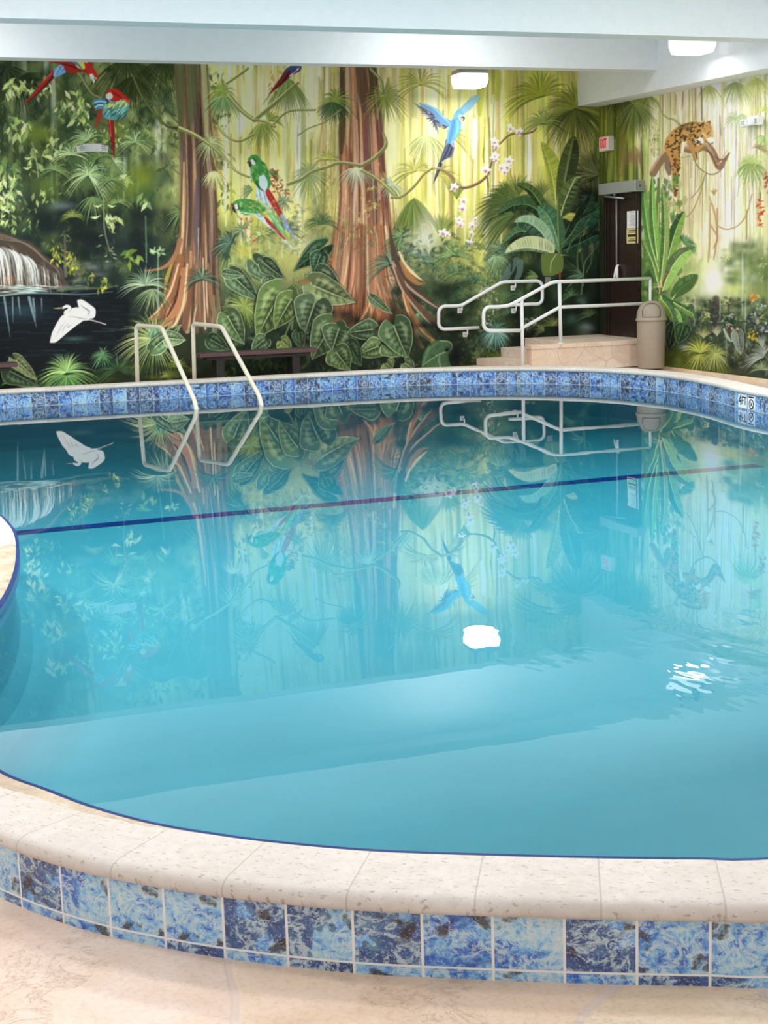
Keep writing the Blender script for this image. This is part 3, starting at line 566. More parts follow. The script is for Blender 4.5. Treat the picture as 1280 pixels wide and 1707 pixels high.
    for i in range(170):
        x = r.uniform(558, 660); q = (x-606)/48; b = 606+q*(78+18*abs(q)); y1 = r.uniform(500, 556)-18*abs(q)
        cc = c.jit([(164,100,68),(204,146,106),(120,74,56),(216,180,140),(88,62,52),(182,118,82),(140,112,92),(226,198,162)][r.randint(8)], 12)
        t = r.uniform(.55, 1); c.stroke([(x-(b-x)*.02, r.uniform(320, 420)), (x+(b-x)*.22, 455), (x+(b-x)*.62*t, 455+(y1-455)*.6*t), (x+(b-x)*t, 455+(y1-455)*t)], [.3, r.uniform(2, 5), r.uniform(2, 5), .5], cc, r.uniform(.35, .8), r.uniform(.7, 2), 4)
    for i in range(120):
        x = r.uniform(299, 362); q = (x-332)/32; b = 332+q*(66 if q < 0 else 40)+(q < 0)*q*abs(q)*14; y1 = r.uniform(515, 556)-(30*q*q if q < 0 else 0)
        cc = c.jit([(140,100,70),(170,128,94),(104,74,56),(190,162,128),(74,56,48),(130,86,62),(112,98,84),(64,52,46)][r.randint(8)], 12)
        t = r.uniform(.6, 1); c.stroke([(x, r.uniform(400, 440)), (x+(b-x)*.2, 465), (x+(b-x)*.62*t, 465+(y1-465)*.6*t), (x+(b-x)*t, 465+(y1-465)*t)], [.3, r.uniform(2, 5), r.uniform(2, 5), .5], cc, r.uniform(.35, .8), r.uniform(.7, 2), 4)
    # mid-field palms, right of the second tree
    c.frame()
    gl = [(128,150,60),(176,190,92)]; gy = [(190,192,80),(226,222,130)]; gd = [(52,84,56),(98,136,84)]; bl = [(66,110,84),(140,184,150)]
    for x, y, R, a0, a1, n, cl, w in [(900,160,60,20,190,20,[(150,158,40),(196,200,70)],3),(958,180,58,-10,200,24,[(116,124,40),(170,176,70)],3),(958,182,48,180,360,20,[(70,84,34),(120,130,60)],3),(905,205,36,-10,190,14,[(128,150,70),(170,190,110)],2.4),(700,140,46,-10,200,16,gy,2),(640,160,36,0,360,22,gl,2),(710,225,34,180,360,20,[(190,206,120),(232,236,190)],2),(745,225,40,-30,60,8,gy,2),(690,285,38,20,200,14,gy,2),
        (730,290,36,-50,70,10,gy,2),(560,165,30,0,360,22,gl,2.4),(555,170,26,180,360,14,gd,2.6),(368,150,26,0,360,24,gl,2),(372,160,30,180,360,16,[(110,150,90),(160,190,130)],2.6),(350,238,26,0,360,26,[(170,186,120),(216,220,176)],2),(356,285,22,190,350,14,[(200,206,130),(230,230,180)],2),(435,205,28,200,360,12,gl,2.4),(448,200,24,0,120,8,gl,2.4),(480,130,44,200,330,16,[(110,140,60),(160,184,110)],3),
        (515,290,34,0,360,24,[(170,186,120),(140,170,120)],2),(545,265,24,0,180,12,gy,2),(592,280,26,170,370,18,[(196,206,170),(220,224,200)],2),(652,305,22,100,360,16,[(160,190,150),(212,224,190)],2),(690,330,46,215,330,16,[(88,116,46),(160,176,90)],6),(668,395,30,20,330,22,[(56,96,60),(150,180,120)],3),(470,385,36,0,180,14,gd,2),(535,372,30,0,180,14,gd,2),
        (735,400,62,65,110,16,[(120,140,66),(160,172,84)],3),(760,330,40,60,120,8,gl,2),(650,440,40,0,200,16,bl,2.6),(700,435,34,-20,60,9,bl,2.6),(688,430,36,20,130,12,bl,2.6),(755,425,40,0,200,16,[(110,150,90),(170,196,130)],3),(760,455,34,0,200,14,[(96,140,90),(140,176,120)],2.4),(750,480,36,-120,70,14,[(80,130,80),(150,190,130)],2.6),(790,470,30,0,190,10,bl,2.4),(835,430,34,180,360,16,[(110,160,110),(186,214,170)],2.6),(835,425,30,10,170,12,bl,2.4),
        (700,520,44,200,330,18,[(90,140,110),(196,214,190)],3),(690,515,36,10,150,12,bl,2.4),(860,330,58,60,200,18,[(112,132,56),(84,108,56)],3),(870,350,70,100,215,16,[(96,120,60),(150,166,90)],3),(985,300,60,60,190,18,[(60,72,36),(150,152,96)],3),(985,330,56,90,210,16,[(36,48,32),(110,116,70)],2.6),(880,350,40,120,250,12,[(150,166,96),(96,120,60)],2.4)]:
        c.palm((x, y), R, a0, a1, n, cl, w, .45, .82)
    for x, y, q, n, cl in [(600,400,30,40,[(120,140,110),(80,110,70)]),(700,470,60,90,[(84,112,72),(120,150,90),(60,84,66)]),(780,520,50,90,[(76,104,60),(120,140,70),(54,76,52)]),(830,470,40,60,[(140,150,70),(96,116,60)]),(560,390,40,40,[(150,160,90),(110,140,100)]),(780,400,50,60,[(200,200,110),(150,170,90)]),(700,400,40,40,[(150,170,100),(190,196,130)]),(860,540,50,80,[(40,60,44),(80,110,70),(60,86,60)]),(760,580,50,70,[(50,66,46),(70,92,56),(90,100,50)])]:
        c.dabs((x, y), (q, q*.8), n, 9, cl, 0, 360, .5)
    c.blob((712, 385), (20, 38), (214,214,196), .8); c.blob((700, 405), (24, 20), (206,212,206), .7); c.blob((505,410), (34,16), (196,200,176), .6); c.blob((800, 372), (24,12), (222,214,200), .6)
    # lianas and orchids
    c.frame(300, 90, .28125)
    for p, w in [([(0,440),(90,480),(180,540),(260,610),(330,690),(410,730)],[26,26,20,16,16,14]),([(220,430),(280,490),(350,515),(430,480)],14),([(290,250),(370,340),(440,390)],[22,24,26]),([(440,390),(540,310),(600,260),(700,170)],[26,22,18,12]),([(540,430),(640,340),(800,330)],12),([(440,390),(500,400),(560,430)],16),([(280,170),(340,130),(400,85)],16),([(640,770),(720,740),(780,700),(870,670),(950,645),(1080,660)],[22,18,14,16,20,22]),([(1080,660),(1160,610),(1220,540),(1205,470)],[22,22,18,12]),([(1080,690),(1170,740),(1240,800),(1280,840)],[20,22,26,22]),([(1130,90),(1190,160),(1200,230)],18),([(700,480),(760,440),(860,400),(950,330)],8)]: c.vine(p, w, (128,130,70), (206,206,160), .9)
    for x, y, n in [(560,170,14),(1180,720,10),(1140,860,20),(960,900,8),(890,760,14),(1090,1010,8)]: c.dabs((x, y), (50,90), n, 34, [(206,190,110),(150,160,90),(190,150,100)], 180, 360)
    c.stroke([(690,80),(640,110),(600,160)], [56,50,30], (60,84,140)); c.stroke([(640,120),(590,170),(525,238)], [40,32,2], (140,40,44)); c.stroke([(700,85),(650,130)], [10,8], (190,200,216)); c.stroke([(650,100),(620,150),(560,205)], [6,8,2], (30,30,50)); c.stroke([(684,92),(668,108)], 10, (176,50,40))
    c.frame(680, 150, .1719)
    c.vine([(-160,1040),(-60,1030),(60,930),(150,820),(250,750)], [26,26,22,20,18], (128,122,62), (216,206,150)); c.vine([(260,755),(360,790),(430,860),(470,920),(560,945),(680,900),(760,830),(800,730),(820,670)], [18,22,26,24,26,26,24,18,12], (118,88,64), (196,170,130)); c.vine([(890,520),(960,450),(1030,420),(1130,420),(1210,400),(1245,365)], [12,18,20,20,18,10], (118,88,64), (190,160,120)); c.vine([(850,580),(850,560)], 10, (120,96,70))
    c.vine([(765,840),(775,920),(775,1000)], [18,20,10], (132,118,40)); c.vine([(730,560),(725,640),(740,700)], 6, (110,120,60))
    # blue macaw in flight
    B = (104,176,214)
    c.poly([(440,260),(490,190),(580,100),(690,40),(680,90),(610,180),(540,240),(500,300)], (150,200,222)); [c.stroke([(460+k*18, 240-k*18), (520+k*16, 170-k*18), (600+k*14, 110-k*10)], [2, 5, 2], [(100,160,200),(190,224,236),(120,176,206)][k % 3], .7) for k in range(7)]
    for k in range(11):
        a = k/10; c.stroke([(350-60*a+60, 330-20*a+60*a), (250-70*a+90*a, 220+70*a+20), (60+230*a, 130+290*a)], [16, 26, 5], [(72,76,104),(104,110,136),(56,58,84)][k % 3], .95)
    for k in range(26):
        a = r.rand(); x = 130+260*a+r.uniform(-30, 30); y = 200+200*a+r.uniform(-30, 40)
        c.stroke([(x-20, y-16), (x, y), (x+18, y+8)], [2, 8, 2], [(210,216,226),(150,140,170),(60,60,90),(176,200,220)][r.randint(4)], .8)
    c.poly([(100,120),(190,140),(290,190),(350,260),(420,300),(420,350),(350,340),(280,290),(220,210),(130,160)], (108,160,200)); c.stroke([(110,122),(240,170),(330,250),(410,330)], [6,16,18,10], (140,196,222))
    c.poly([(400,330),(440,260),(500,270),(512,340),(495,420),(455,480),(440,530),(395,580),(370,480)], B); c.stroke([(440,300),(420,420),(385,560)], [26,36,10], (84,140,196), .8); c.stroke([(480,300),(480,380),(450,460)], [20,24,8], (130,206,232), .8)
    c.stroke([(455,250),(490,205),(525,225)], [40,44,30], (120,186,216)); c.poly([(490,262),(515,240),(535,262),(520,295),(498,290)], (222,228,220)); c.stroke([(520,262),(542,268),(528,300)], [10,16,6], (50,52,58)); c.stroke([(505,262),(520,280)], 5, (60,66,70))
    for k in range(8): c.stroke([(385+k*9, 520+k*3), (330+k*12, 640), (285+k*9, 745-k*14)], [12, 18, 6], [(76,82,116),(110,112,140),(52,54,80)][k % 3], .95)
    c.stroke([(310,720),(275,820),(243,910)], [40,26,2], (66,70,90)); c.stroke([(300,720),(268,830)], [8,4], (130,130,150)); c.stroke([(370,480),(355,560),(330,620)], [12,10,4], (70,96,160)); c.poly([(425,490),(465,500),(460,545),(425,545)], (196,196,196)); c.stroke([(435,500),(440,540)], 6, (90,96,110))
    c.vine([(230,745),(260,755),(320,760)], [20,24,20], (176,166,90), (226,216,150))
    for x, y, q in [(835,500,44),(855,545,34),(840,640,46),(850,670,34),(975,680,44),(960,740,40),(905,750,38),(935,790,36),(750,770,50),(990,365,40),(1075,400,38),(445,940,44),(535,1070,42),(525,1140,44),(490,1255,40),(505,1300,38),(620,1310,40),(650,1250,26),(335,1380,44),(380,1400,30),(610,1390,30),(600,1480,40)]: c.flower((x, y), q)
    # two green macaws
    c.frame(370, 240, .1172)
    c.dabs((750,500), (80,160), 34, 60, [(150,52,52),(190,90,80),(90,60,40)], 0, 360); c.dabs((840,650), (70,100), 20, 60, [(176,60,60),(110,130,90)], 0, 360); c.palm((700,440), 130, -10, 120, 8, [(90,110,50),(150,160,90)], 16, .3); c.palm((880,800), 130, 0, 330, 12, [(80,110,80),(186,204,170)], 14, .3); c.palm((430,640), 160, 120, 230, 10, [(90,130,80),(150,180,120)], 12, .3)
    G = (72,150,72); Y = (164,206,80); DG = (40,104,66)
    c.poly([(480,600),(600,640),(660,760),(665,880),(600,880),(520,790),(470,760)], (176,198,214)); [c.stroke([(490+k*24, 610+k*8), (510+k*26, 700+k*20), (530+k*30, 830+k*14)], [6, 14, 4], [(214,228,238),(110,140,160),(190,210,226)][k % 3], .8) for k in range(5)]
    c.poly([(600,620),(650,620),(760,790),(860,990),(820,1040),(740,930),(640,760)], (190,52,46)); [c.stroke([(620+k*12, 660), (720+k*14, 830), (810+k*8, 990)], [4, 9, 3], [(140,30,34),(220,110,100),(170,40,40)][k % 3], .8) for k in range(4)]
    c.poly([(820,1010),(870,1000),(1000,1250),(1050,1400),(960,1330),(880,1170)], (140,168,206)); [c.stroke([(830+k*14, 1030), (920+k*16, 1190), (1010+k*10, 1370)], [4, 8, 2], [(96,120,190),(200,210,230),(170,150,190)][k % 3], .8) for k in range(4)]
    c.poly([(360,210),(420,155),(500,160),(560,230),(620,290),(670,430),(690,560),(650,640),(590,560),(540,640),(470,570),(410,470),(395,340)], G)
    for k in range(46):
        x, y = r.uniform(410, 640), r.uniform(290, 540)
        c.stroke([(x-14, y-22), (x, y), (x+8, y+30)], [4, 16, 3], [Y, DG, (96,180,96), (130,200,90)][r.randint(4)], .8)
    c.poly([(520,460),(600,440),(650,560),(620,660),(580,660),(530,600)], (186,204,214)); c.stroke([(480,540),(530,620),(590,670)], [24,28,10], DG); c.stroke([(560,260),(600,300)], [16,10], DG); c.poly([(395,240),(430,212),(470,270),(455,292),(410,280)], (232,226,226)); c.poly([(362,240),(400,240),(415,290),(390,330),(370,280)], (60,66,60)); c.stroke([(360,260),(376,270)], 22, (190,70,60)); c.stroke([(440,200),(480,240)], [20,26], DG)
    c.poly([(440,970),(560,1000),(680,1120),(860,1330),(1050,1500),(960,1460),(760,1260),(600,1130),(480,1030)], (190,208,226)); c.poly([(590,1030),(640,1050),(760,1180),(900,1350),(840,1330),(720,1200),(640,1120)], (186,56,44)); c.poly([(620,960),(760,1010),(860,1180),(920,1330),(840,1270),(740,1120)], (120,190,130)); c.stroke([(900,1230),(960,1310),(1010,1390)], [30,40,10], (190,200,90)); c.stroke([(700,1010),(800,1130),(860,1220)], [20,26,8], (176,214,176), .8)
    c.poly([(130,860),(170,815),(250,780),(380,780),(480,830),(600,890),(640,930),(560,965),(440,990),(340,1010),(270,980),(230,930)], G)
    for k in range(44):
        x, y = r.uniform(250, 600), r.uniform(810, 960)
        if y < 800+abs(x-200)*.2+150: c.stroke([(x-28, y-12), (x, y), (x+26, y+14)], [4, 14, 3], [Y, DG, (110,190,90), (190,220,130)][r.randint(4)], .8)
    c.stroke([(250,960),(360,985),(480,990)], [10,22,8], (176,206,226)); c.stroke([(370,780),(480,820),(560,880)], [6,12,6], DG); c.stroke([(630,920),(700,910),(770,900)], [30,24,6], (150,180,196)); c.poly([(168,870),(212,840),(230,905),(195,925)], (232,226,230)); c.poly([(128,850),(165,865),(185,930),(210,975),(180,970),(145,920)], (50,46,50)); c.stroke([(128,880),(145,885)], 26, (196,84,70)); c.stroke([(225,840),(240,920)], [20,24], DG)
    for x, y in [(280,1070),(340,1060),(400,1090),(370,1130),(290,1190),(350,1190),(330,1220),(410,1310),(440,1290),(460,1370),(440,1400),(450,1500),(500,1510)]:
        for k in range(4): a = r.uniform(0, 6.28); c.stroke([(x, y), (x+34*math.cos(a), y+30*math.sin(a))], [16, 5], s_red(r), .9)
    c.palm((270,1210), 150, 20, 330, 12, [(86,110,80),(180,200,160)], 16, .4); c.palm((560,1290), 170, -20, 200, 16, [(150,166,80),(216,220,150)], 16, .4); c.palm((60,1440), 190, -10, 200, 18, [(56,90,76),(140,166,140)], 14, .4); c.blob((280,1480), (90,80), (196,196,90), .8); c.blob((650,1400), (120,60), (186,190,110), .6)
    # elephant-ear plants
    c.frame()
    for i in range(700):
        x, y = r.uniform(370, 1000), r.uniform(560, 650)
        c.dabs((x, y), (8, 6), 2, r.uniform(6, 16), [[(70,96,60),(40,58,42),(96,116,66),(20,28,24),(120,136,84)][r.randint(5)]], 0, 360, .55)
    for i in range(500):
        x, y = r.uniform(655, 870), r.uniform(400, 590)
        c.dabs((x, y), (10, 8), 2, r.uniform(6, 16), [[(84,112,70),(50,74,54),(120,146,90),(150,170,110),(66,96,80)][r.randint(5)]], 0, 360, .5)
    for i in range(300):
        x, y = r.uniform(380, 545), r.uniform(330, 520)
        c.dabs((x, y), (10, 8), 2, r.uniform(6, 14), [[(150,160,90),(110,130,76),(186,190,110),(96,120,84)][r.randint(4)]], 0, 360, .4)
    for i in range(150): c.blob((r.uniform(655, 790), r.uniform(470, 600)), (r.uniform(5, 14), r.uniform(5, 12)), [(24,36,30),(40,58,44),(34,50,40)][r.randint(3)], .4)
    c.frame(480, 380, .2344)      # buttress roots spreading to the right, and to the left of the first tree
    for p, w, col, al in [([(712,-60),(740,120),(772,250),(850,400),(1000,520),(1110,600)],[2,30,60,54,34,14],(92,72,64),.95),([(745,240),(830,390),(960,500),(1090,585)],[12,18,16,6],(196,166,144),.9),([(700,200),(770,360),(900,500),(1030,590)],[8,14,10,4],(60,48,46),.8),([(790,170),(830,260),(900,330),(960,375)],[14,26,22,4],(226,204,164),.95),([(800,240),(850,330),(920,392),(975,388)],[22,44,28,4],(180,128,74),.9),
        ([(775,290),(850,480),(1000,630),(1140,760)],[34,50,44,16],(110,82,66),.9),([(740,250),(800,420),(900,560),(1020,690)],[10,16,14,6],(206,176,146),.8),([(820,480),(900,660),(1030,805)],[30,48,36],(184,120,72),.95),([(812,450),(850,590),(940,720),(1030,795)],[8,14,12,8],(220,190,144),.9),([(870,690),(920,800),(960,850)],[30,40,20],(160,98,56),.85),([(860,600),(930,720),(1010,800)],[6,12,8],(110,70,50),.8)]: c.stroke(p, w, col, al, 1.3)
    c.frame()
    for p, w, col in [([(300,400),(290,430),(270,446),(240,452)],[9,8,5,1],(150,104,76)),([(300,430),(288,480),(268,515),(250,532)],[14,16,13,4],(140,92,62)),([(297,440),(284,484),(264,516),(248,530)],[3,4,3,1],(206,168,130)),([(306,450),(298,500),(284,530),(266,548)],[10,12,11,6],(168,116,80)),([(312,440),(306,500),(296,532),(284,548)],[3,4,4,2],(212,176,138)),([(318,450),(314,510),(308,548)],[6,8,8],(120,80,58)),([(300,460),(292,500),(278,528)],[2,4,2],(66,48,42)),([(346,440),(352,500),(364,545)],[5,8,8],(146,106,78)),([(338,430),(340,500),(342,548)],[2,3,3],(204,178,148))]: c.stroke(p, w, col, .9, 1.1)
    for i in range(160): c.blob((r.uniform(370, 760), r.uniform(520, 640)), (r.uniform(6, 16), r.uniform(5, 13)), [(20,30,24),(34,48,36),(44,62,44),(18,22,22)][r.randint(4)], .6)
    c.frame(300, 380, .28125)
    E1 = (196,214,176); dk = (62,92,66); md = (96,128,92); lt = (134,160,118); yl = (140,156,84)
    c.palm((130,300), 110, -10, 200, 14, [(60,84,70),(120,150,120)], 9, .4); c.palm((300,90), 110, 60, 260, 14, [(50,84,70),(120,150,130)], 9, .4); c.palm((380,465), 130, 0, 360, 34, [(110,134,60),(176,190,110)], 9, .2); c.blob((640,200), (60,110), (186,186,104), .5); c.blob((380,140), (60,50), (186,180,84), .7)
    for p in [[(670,300),(680,420),(660,600)],[(740,270),(730,380),(700,440)],[(690,440),(660,540),(620,640)],[(200,400),(210,520),(270,600)]]: c.vine(p, 10, (112,130,84))
    HL = [((440,200),(570,330),130,md,E1,lt),((500,210),(620,300),100,(80,104,70),E1,md),((520,300),(540,385),80,md,E1,lt),((310,280),(470,430),130,md,E1,lt),((270,270),(380,280),60,md,E1,lt),((850,110),(675,250),120,(58,92,64),(150,180,140),md),((830,160),(790,280),110,(60,98,72),(170,200,160),lt),((820,270),(960,390),150,md,(214,226,190),lt),((790,340),(1040,440),180,(150,168,112),(214,226,190),(170,190,120)),
        ((600,380),(450,660),230,(120,150,86),(214,226,180),(196,206,130)),((660,420),(560,600),160,(118,146,80),E1,(170,190,110)),((800,440),(735,635),230,(96,122,90),E1,lt),((900,570),(780,780),200,(92,120,80),(196,206,150),lt),((940,600),(900,730),190,(86,116,80),E1,lt),((280,520),(380,690),150,(110,140,86),E1,lt),((180,660),(290,720),100,(60,84,60),(150,176,130),md),((500,660),(420,730),100,(90,124,80),E1,lt),((600,670),(660,720),90,(150,170,80),E1,yl),
        ((700,620),(720,720),80,(60,84,60),(130,160,110),md)]
    for b_, t_, w_, c_, e_, r_ in HL: c.heart(b_, t_, w_, c_, e_, r_, .05, .06)
    c.frame(480, 380, .2344)
    for b_, t_, w_, c_, e_, r_ in [((600,720),(415,745),150,(84,116,80),E1,md),((600,500),(740,610),70,(96,130,90),E1,lt),((640,840),(490,905),150,(112,146,90),(206,220,170),lt),((700,830),(800,910),150,(100,134,84),(206,220,170),lt),((430,830),(520,980),140,(62,92,66),(120,150,110),md),((340,880),(440,1010),190,(98,128,80),(190,206,150),lt),((750,690),(852,930),240,(98,134,92),(204,218,170),lt),((700,960),(740,1000),120,(128,150,84),E1,lt),((830,960),(900,1000),110,(110,140,90),E1,lt)]: c.heart(b_, t_, w_, c_, e_, r_, .04, .07)
    c.poly([(945,1000),(960,900),(1010,820),(1080,795),(1150,805),(1170,860),(1140,900),(1150,960),(1160,1000)], (78,112,78)); c.stroke([(950,980),(1020,930),(1090,890),(1140,880)], [3,6,3], E1, .8); c.stroke([(1080,800),(1150,810),(1165,850),(1130,880)], [6,8,8,4], (150,180,130)); c.blob((1130,865), 16, (12,14,16), .95); c.stroke([(1090,1000),(1070,940),(1080,900)], [12,16,4], (140,176,140), .6); c.stroke([(960,960),(1000,860),(1060,815)], [14,20,6], (110,150,104), .6); c.blob((1190,900), (50,90), (14,18,26), .8)
    # lower-left palms
    c.frame(0, 360, .2578)
    for x, y, R, a0, a1, n, cl in [(940,450,170,10,185,20,[(96,124,100),(200,210,176)]),(990,470,120,180,350,16,[(70,96,66),(150,166,120)]),(1000,800,260,60,200,24,[(110,128,70),(190,196,140)]),(1000,810,200,180,330,16,[(90,116,66),(160,176,120)]),(430,1010,190,0,200,30,[(70,120,66),(190,206,130)]),(430,1030,180,160,380,22,[(60,110,60),(120,160,90)]),(660,900,80,0,360,20,[(56,100,66),(110,150,100)]),(760,1000,140,-10,200,22,[(34,66,46),(70,104,70)]),
        (1150,980,90,20,160,10,[(110,130,40),(170,180,70)]),(1100,1050,90,20,160,12,[(120,136,50),(170,176,80)]),(1000,720,60,200,330,10,bl),(60,1080,70,20,180,10,gd)]: c.palm((x, y), R, a0, a1, n, cl, 9, .4, .85)
    for i in range(40): c.blob((r.uniform(700, 1250), r.uniform(960, 1080)), (r.uniform(20, 60), r.uniform(10, 26)), [(96,104,30),(30,44,28),(60,76,34),(20,28,22)][r.randint(4)], .5)
    c.heart((1000,850),(1170,700),110,(96,130,90),E1,lt); c.heart((1080,790),(1200,800),110,(130,160,110),E1,lt); c.heart((60,1000),(250,1100),150,(60,80,60),(130,150,110),md); c.heart((100,930),(240,1060),90,(110,124,84),(160,170,120),lt); c.dabs((860,250), 50, 10, 60, [(110,140,50),(140,160,70)], 180, 360); c.vine([(940,0),(945,300)], 8, (90,124,90)); c.vine([(1020,230),(1020,640)], 12, (130,160,140), None, .6); c.dabs((1010,240), 30, 14, 40, [(150,180,130)], 0, 360)
    # banana grove by the corner
    c.frame()
    for i in range(220): c.blob((r.uniform(845, 1012), r.uniform(335, 600)), (r.uniform(6, 18), r.uniform(6, 16)), [(18,30,24),(26,44,32),(40,62,42),(14,20,20),(34,52,32)][r.randint(5)], .55)
    c.frame(800, 220, .1719)
    c.blob((1040,620), (120,90), (14,18,18), .9); c.blob((1100,400), (70,120), (40,48,28), .6); c.palm((1150,420), 330, 95, 190, 22, [(62,72,36),(150,154,100)], 12, .15); c.palm((1060,650), 110, 100, 260, 12, [(40,66,54),(96,130,110)], 10, .3)
    c.palm((260,680), 290, 90, 215, 24, [(96,118,56),(60,84,46)], 16, .45); c.palm((330,800), 320, 130, 225, 18, [(120,140,70),(70,96,54)], 14, .45); c.palm((600,620), 200, 60, 190, 18, [(84,100,46),(130,140,76)], 12, .35)
    c.banana([(750,830),(720,560),(670,320),(590,90)], 120, (176,184,66), (220,220,140), (150,164,70), .35); c.blob((640,420), (40,140), (206,206,70), .6)
    c.banana([(780,700),(830,430),(880,200),(912,30)], 90, (62,78,42), (150,160,100), (84,100,52)); c.stroke([(900,60),(860,230),(810,480)], [4,8,6], (160,170,110), .8)
    c.banana([(780,820),(820,680),(890,520),(970,430)], 80, (70,92,52), (190,200,140), (96,118,60)); c.stroke([(780,780),(850,600),(920,450),(980,435)], [5,9,10,4], (196,204,140))
    c.poly([(790,830),(870,780),(960,800),(970,840),(900,870),(850,850)], (176,178,80)); c.stroke([(800,830),(880,800),(960,830)], [3,10,3], (216,216,130), .7)
    c.stroke([(770,1200),(760,900),(755,560)], [40,34,14], (84,110,60)); c.stroke([(760,1200),(752,900),(750,600)], [10,10,4], (150,170,110))
    c.banana([(770,1150),(720,950),(650,800),(560,715)], 110, (70,116,82), (170,200,160), (96,146,104)); c.banana([(740,1050),(640,800),(500,670),(340,640)], 70, (90,120,70), (176,196,130), (60,88,56)); c.banana([(700,1150),(600,980),(470,880),(330,870)], 90, (150,186,150), (206,224,196), (56,90,66))
    c.banana([(830,1080),(960,960),(1100,790),(1215,680)], 80, (40,84,62), (120,160,120), (30,62,48)); c.heart((1130,740),(1215,690),110,(56,110,76),(110,150,110),(80,140,100)); c.poly([(810,1040),(860,900),(920,920),(880,1020)], (110,120,50))
    c.banana([(960,1160),(1000,1000),(1040,900)], 40, (90,104,50), (170,180,120), (60,80,44)); c.blob((1080,960), (50,50), (20,34,36), .8); c.palm((1190,1000), 140, 100, 250, 10, [(60,100,70),(130,160,120)], 12, .3)
    for p, w, cc in [([(760,1100),(560,760),(360,700),(160,800)],80,(64,96,60)),([(770,1150),(560,1000),(380,960),(220,1080)],70,(84,120,84)),([(800,1150),(930,900),(1040,720),(1100,560)],70,(44,70,48)),([(790,1100),(900,960),(960,860),(1120,760)],60,(56,88,60)),([(740,1000),(600,720),(480,560),(350,500)],60,(74,100,52)),([(780,1160),(1000,1060),(1140,1000),(1200,1090)],60,(40,70,50)),([(760,1160),(640,1040),(520,1060),(430,1164)],60,(70,104,74))]:
        c.banana(p, w, cc, tuple(min(255, v*1.9) for v in cc), tuple(v*.6 for v in cc), c.r.uniform(.6, 1), .95, .8)
    c.banana([(770,1150),(720,950),(650,800),(560,715)], 100, (70,116,82), (170,200,160), (96,146,104), 1, 1, .8); c.banana([(700,1150),(600,980),(470,880),(330,870)], 90, (150,186,150), (206,224,196), (56,90,66), 1, 1, .8)
    c.stroke([(775,1200),(765,900),(757,560)], [34,28,12], (84,110,60)); c.stroke([(765,1200),(754,900),(751,600)], [8,8,4], (150,170,110))
    c.frame(800, 380, .1719)
    c.banana([(720,250),(600,210),(430,190),(240,240)], 120, (196,206,160), (226,230,200), (120,150,110), .25); c.poly([(590,250),(720,240),(800,270),(800,400),(760,440),(620,470),(590,330)], (110,132,66)); c.stroke([(680,430),(690,330),(740,250)], [5,8,6], (206,212,150)); c.stroke([(780,260),(860,264)], [10,2], (150,170,110)); c.stroke([(770,420),(775,540)], [16,18], (150,90,50))
    c.stroke([(350,310),(290,400),(220,520)], [60,80,60], (96,124,120), .8); c.stroke([(390,330),(380,430),(340,520)], [60,60,40], (110,136,128), .7); c.stroke([(310,320),(300,420)], [20,16], (36,52,48), .7)
    for p, w in [([(1000,560),(1000,400),(960,100)],12),([(840,230),(900,110),(1020,10)],14),([(1000,460),(1020,320),(1140,170)],14),([(960,480),(940,280),(980,60)],14),([(1000,500),(930,390),(830,310)],10),([(980,640),(990,520),(1000,420)],16),([(1030,430),(1080,300),(1060,60)],10)]: c.stroke(p, [w, w*.8, 3], (112,132,84), .85)
    c.palm((1000,470), 170, 110, 200, 8, [(80,120,90),(130,166,130)], 14, .4); c.palm((560,470), 150, 130, 230, 10, [(150,170,100),(90,120,70)], 16, .3)
    c.stroke([(1225,120),(1230,700),(1225,1080)], [30,36,40], (116,122,36), .9, 3); c.stroke([(1190,200),(1180,700)], [14,20], (60,80,40), .6, 3)
    for x, y, R, a0, a1, n, cl in [(150,270,140,160,380,18,[(110,150,100),(190,216,170)]),(200,200,150,100,200,14,[(90,120,84),(150,176,140)]),(150,1000,160,150,390,26,[(70,130,120),(170,206,196)]),(150,980,150,0,180,14,[(50,96,84),(110,156,136)]),(420,650,160,80,220,14,[(40,66,46),(90,120,84)]),(280,830,130,60,200,12,[(66,96,66),(110,140,100)]),(700,950,150,20,170,12,[(110,120,60),(160,166,100)]),(620,1000,120,90,200,8,[(140,150,96),(90,104,60)]),(1060,860,140,40,180,14,[(66,84,50),(110,126,80)]),(880,660,120,20,200,12,[(60,100,60),(110,150,96)])]: c.palm((x, y), R, a0, a1, n, cl, 12, .4)
    c.blob((240,640), (70,90), (104,140,92), .7); c.dabs((60,640), 90, 34, 36, [(206,216,196),(150,180,140)], 0, 360); c.dabs((90,820), 110, 30, 34, [(186,200,170),(90,120,90)], 0, 360); c.dabs((480,930), 70, 20, 50, [(140,160,110),(70,96,64)], 0, 360)
    c.blob((1000,720), (40,60), (110,140,130), .6); c.blob((890,880), (60,60), (76,106,96), .7, .6); c.blob((1030,960), (80,44), (150,160,164), .85); c.blob((1010,1020), (80,50), (96,104,90), .8); c.blob((960,700), (30,30), (120,146,140), .4)
    c.blob((150,1240), (140,50), (90,100,40), .7); c.dabs((120,1230), (160,50), 60, 30, [(120,130,60),(70,86,40)], 0, 360, .7)
    c.frame()
    for i in range(120): c.dabs((r.uniform(380, 1000), r.uniform(560, 640)), 8, 3, 8, [(60,84,50),(84,100,56),(40,58,42)], 0, 360, .45)
    finish(c, [(-520, 1.25), (260, 1.3), (450, 1.06), (620, 1.0), (1016, 1.0)])  # left columns brightened in the colour to offset weaker light there
    return c

def s_red(r): return [(206,80,80),(190,52,52),(226,130,120),(210,96,60)][r.randint(4)]

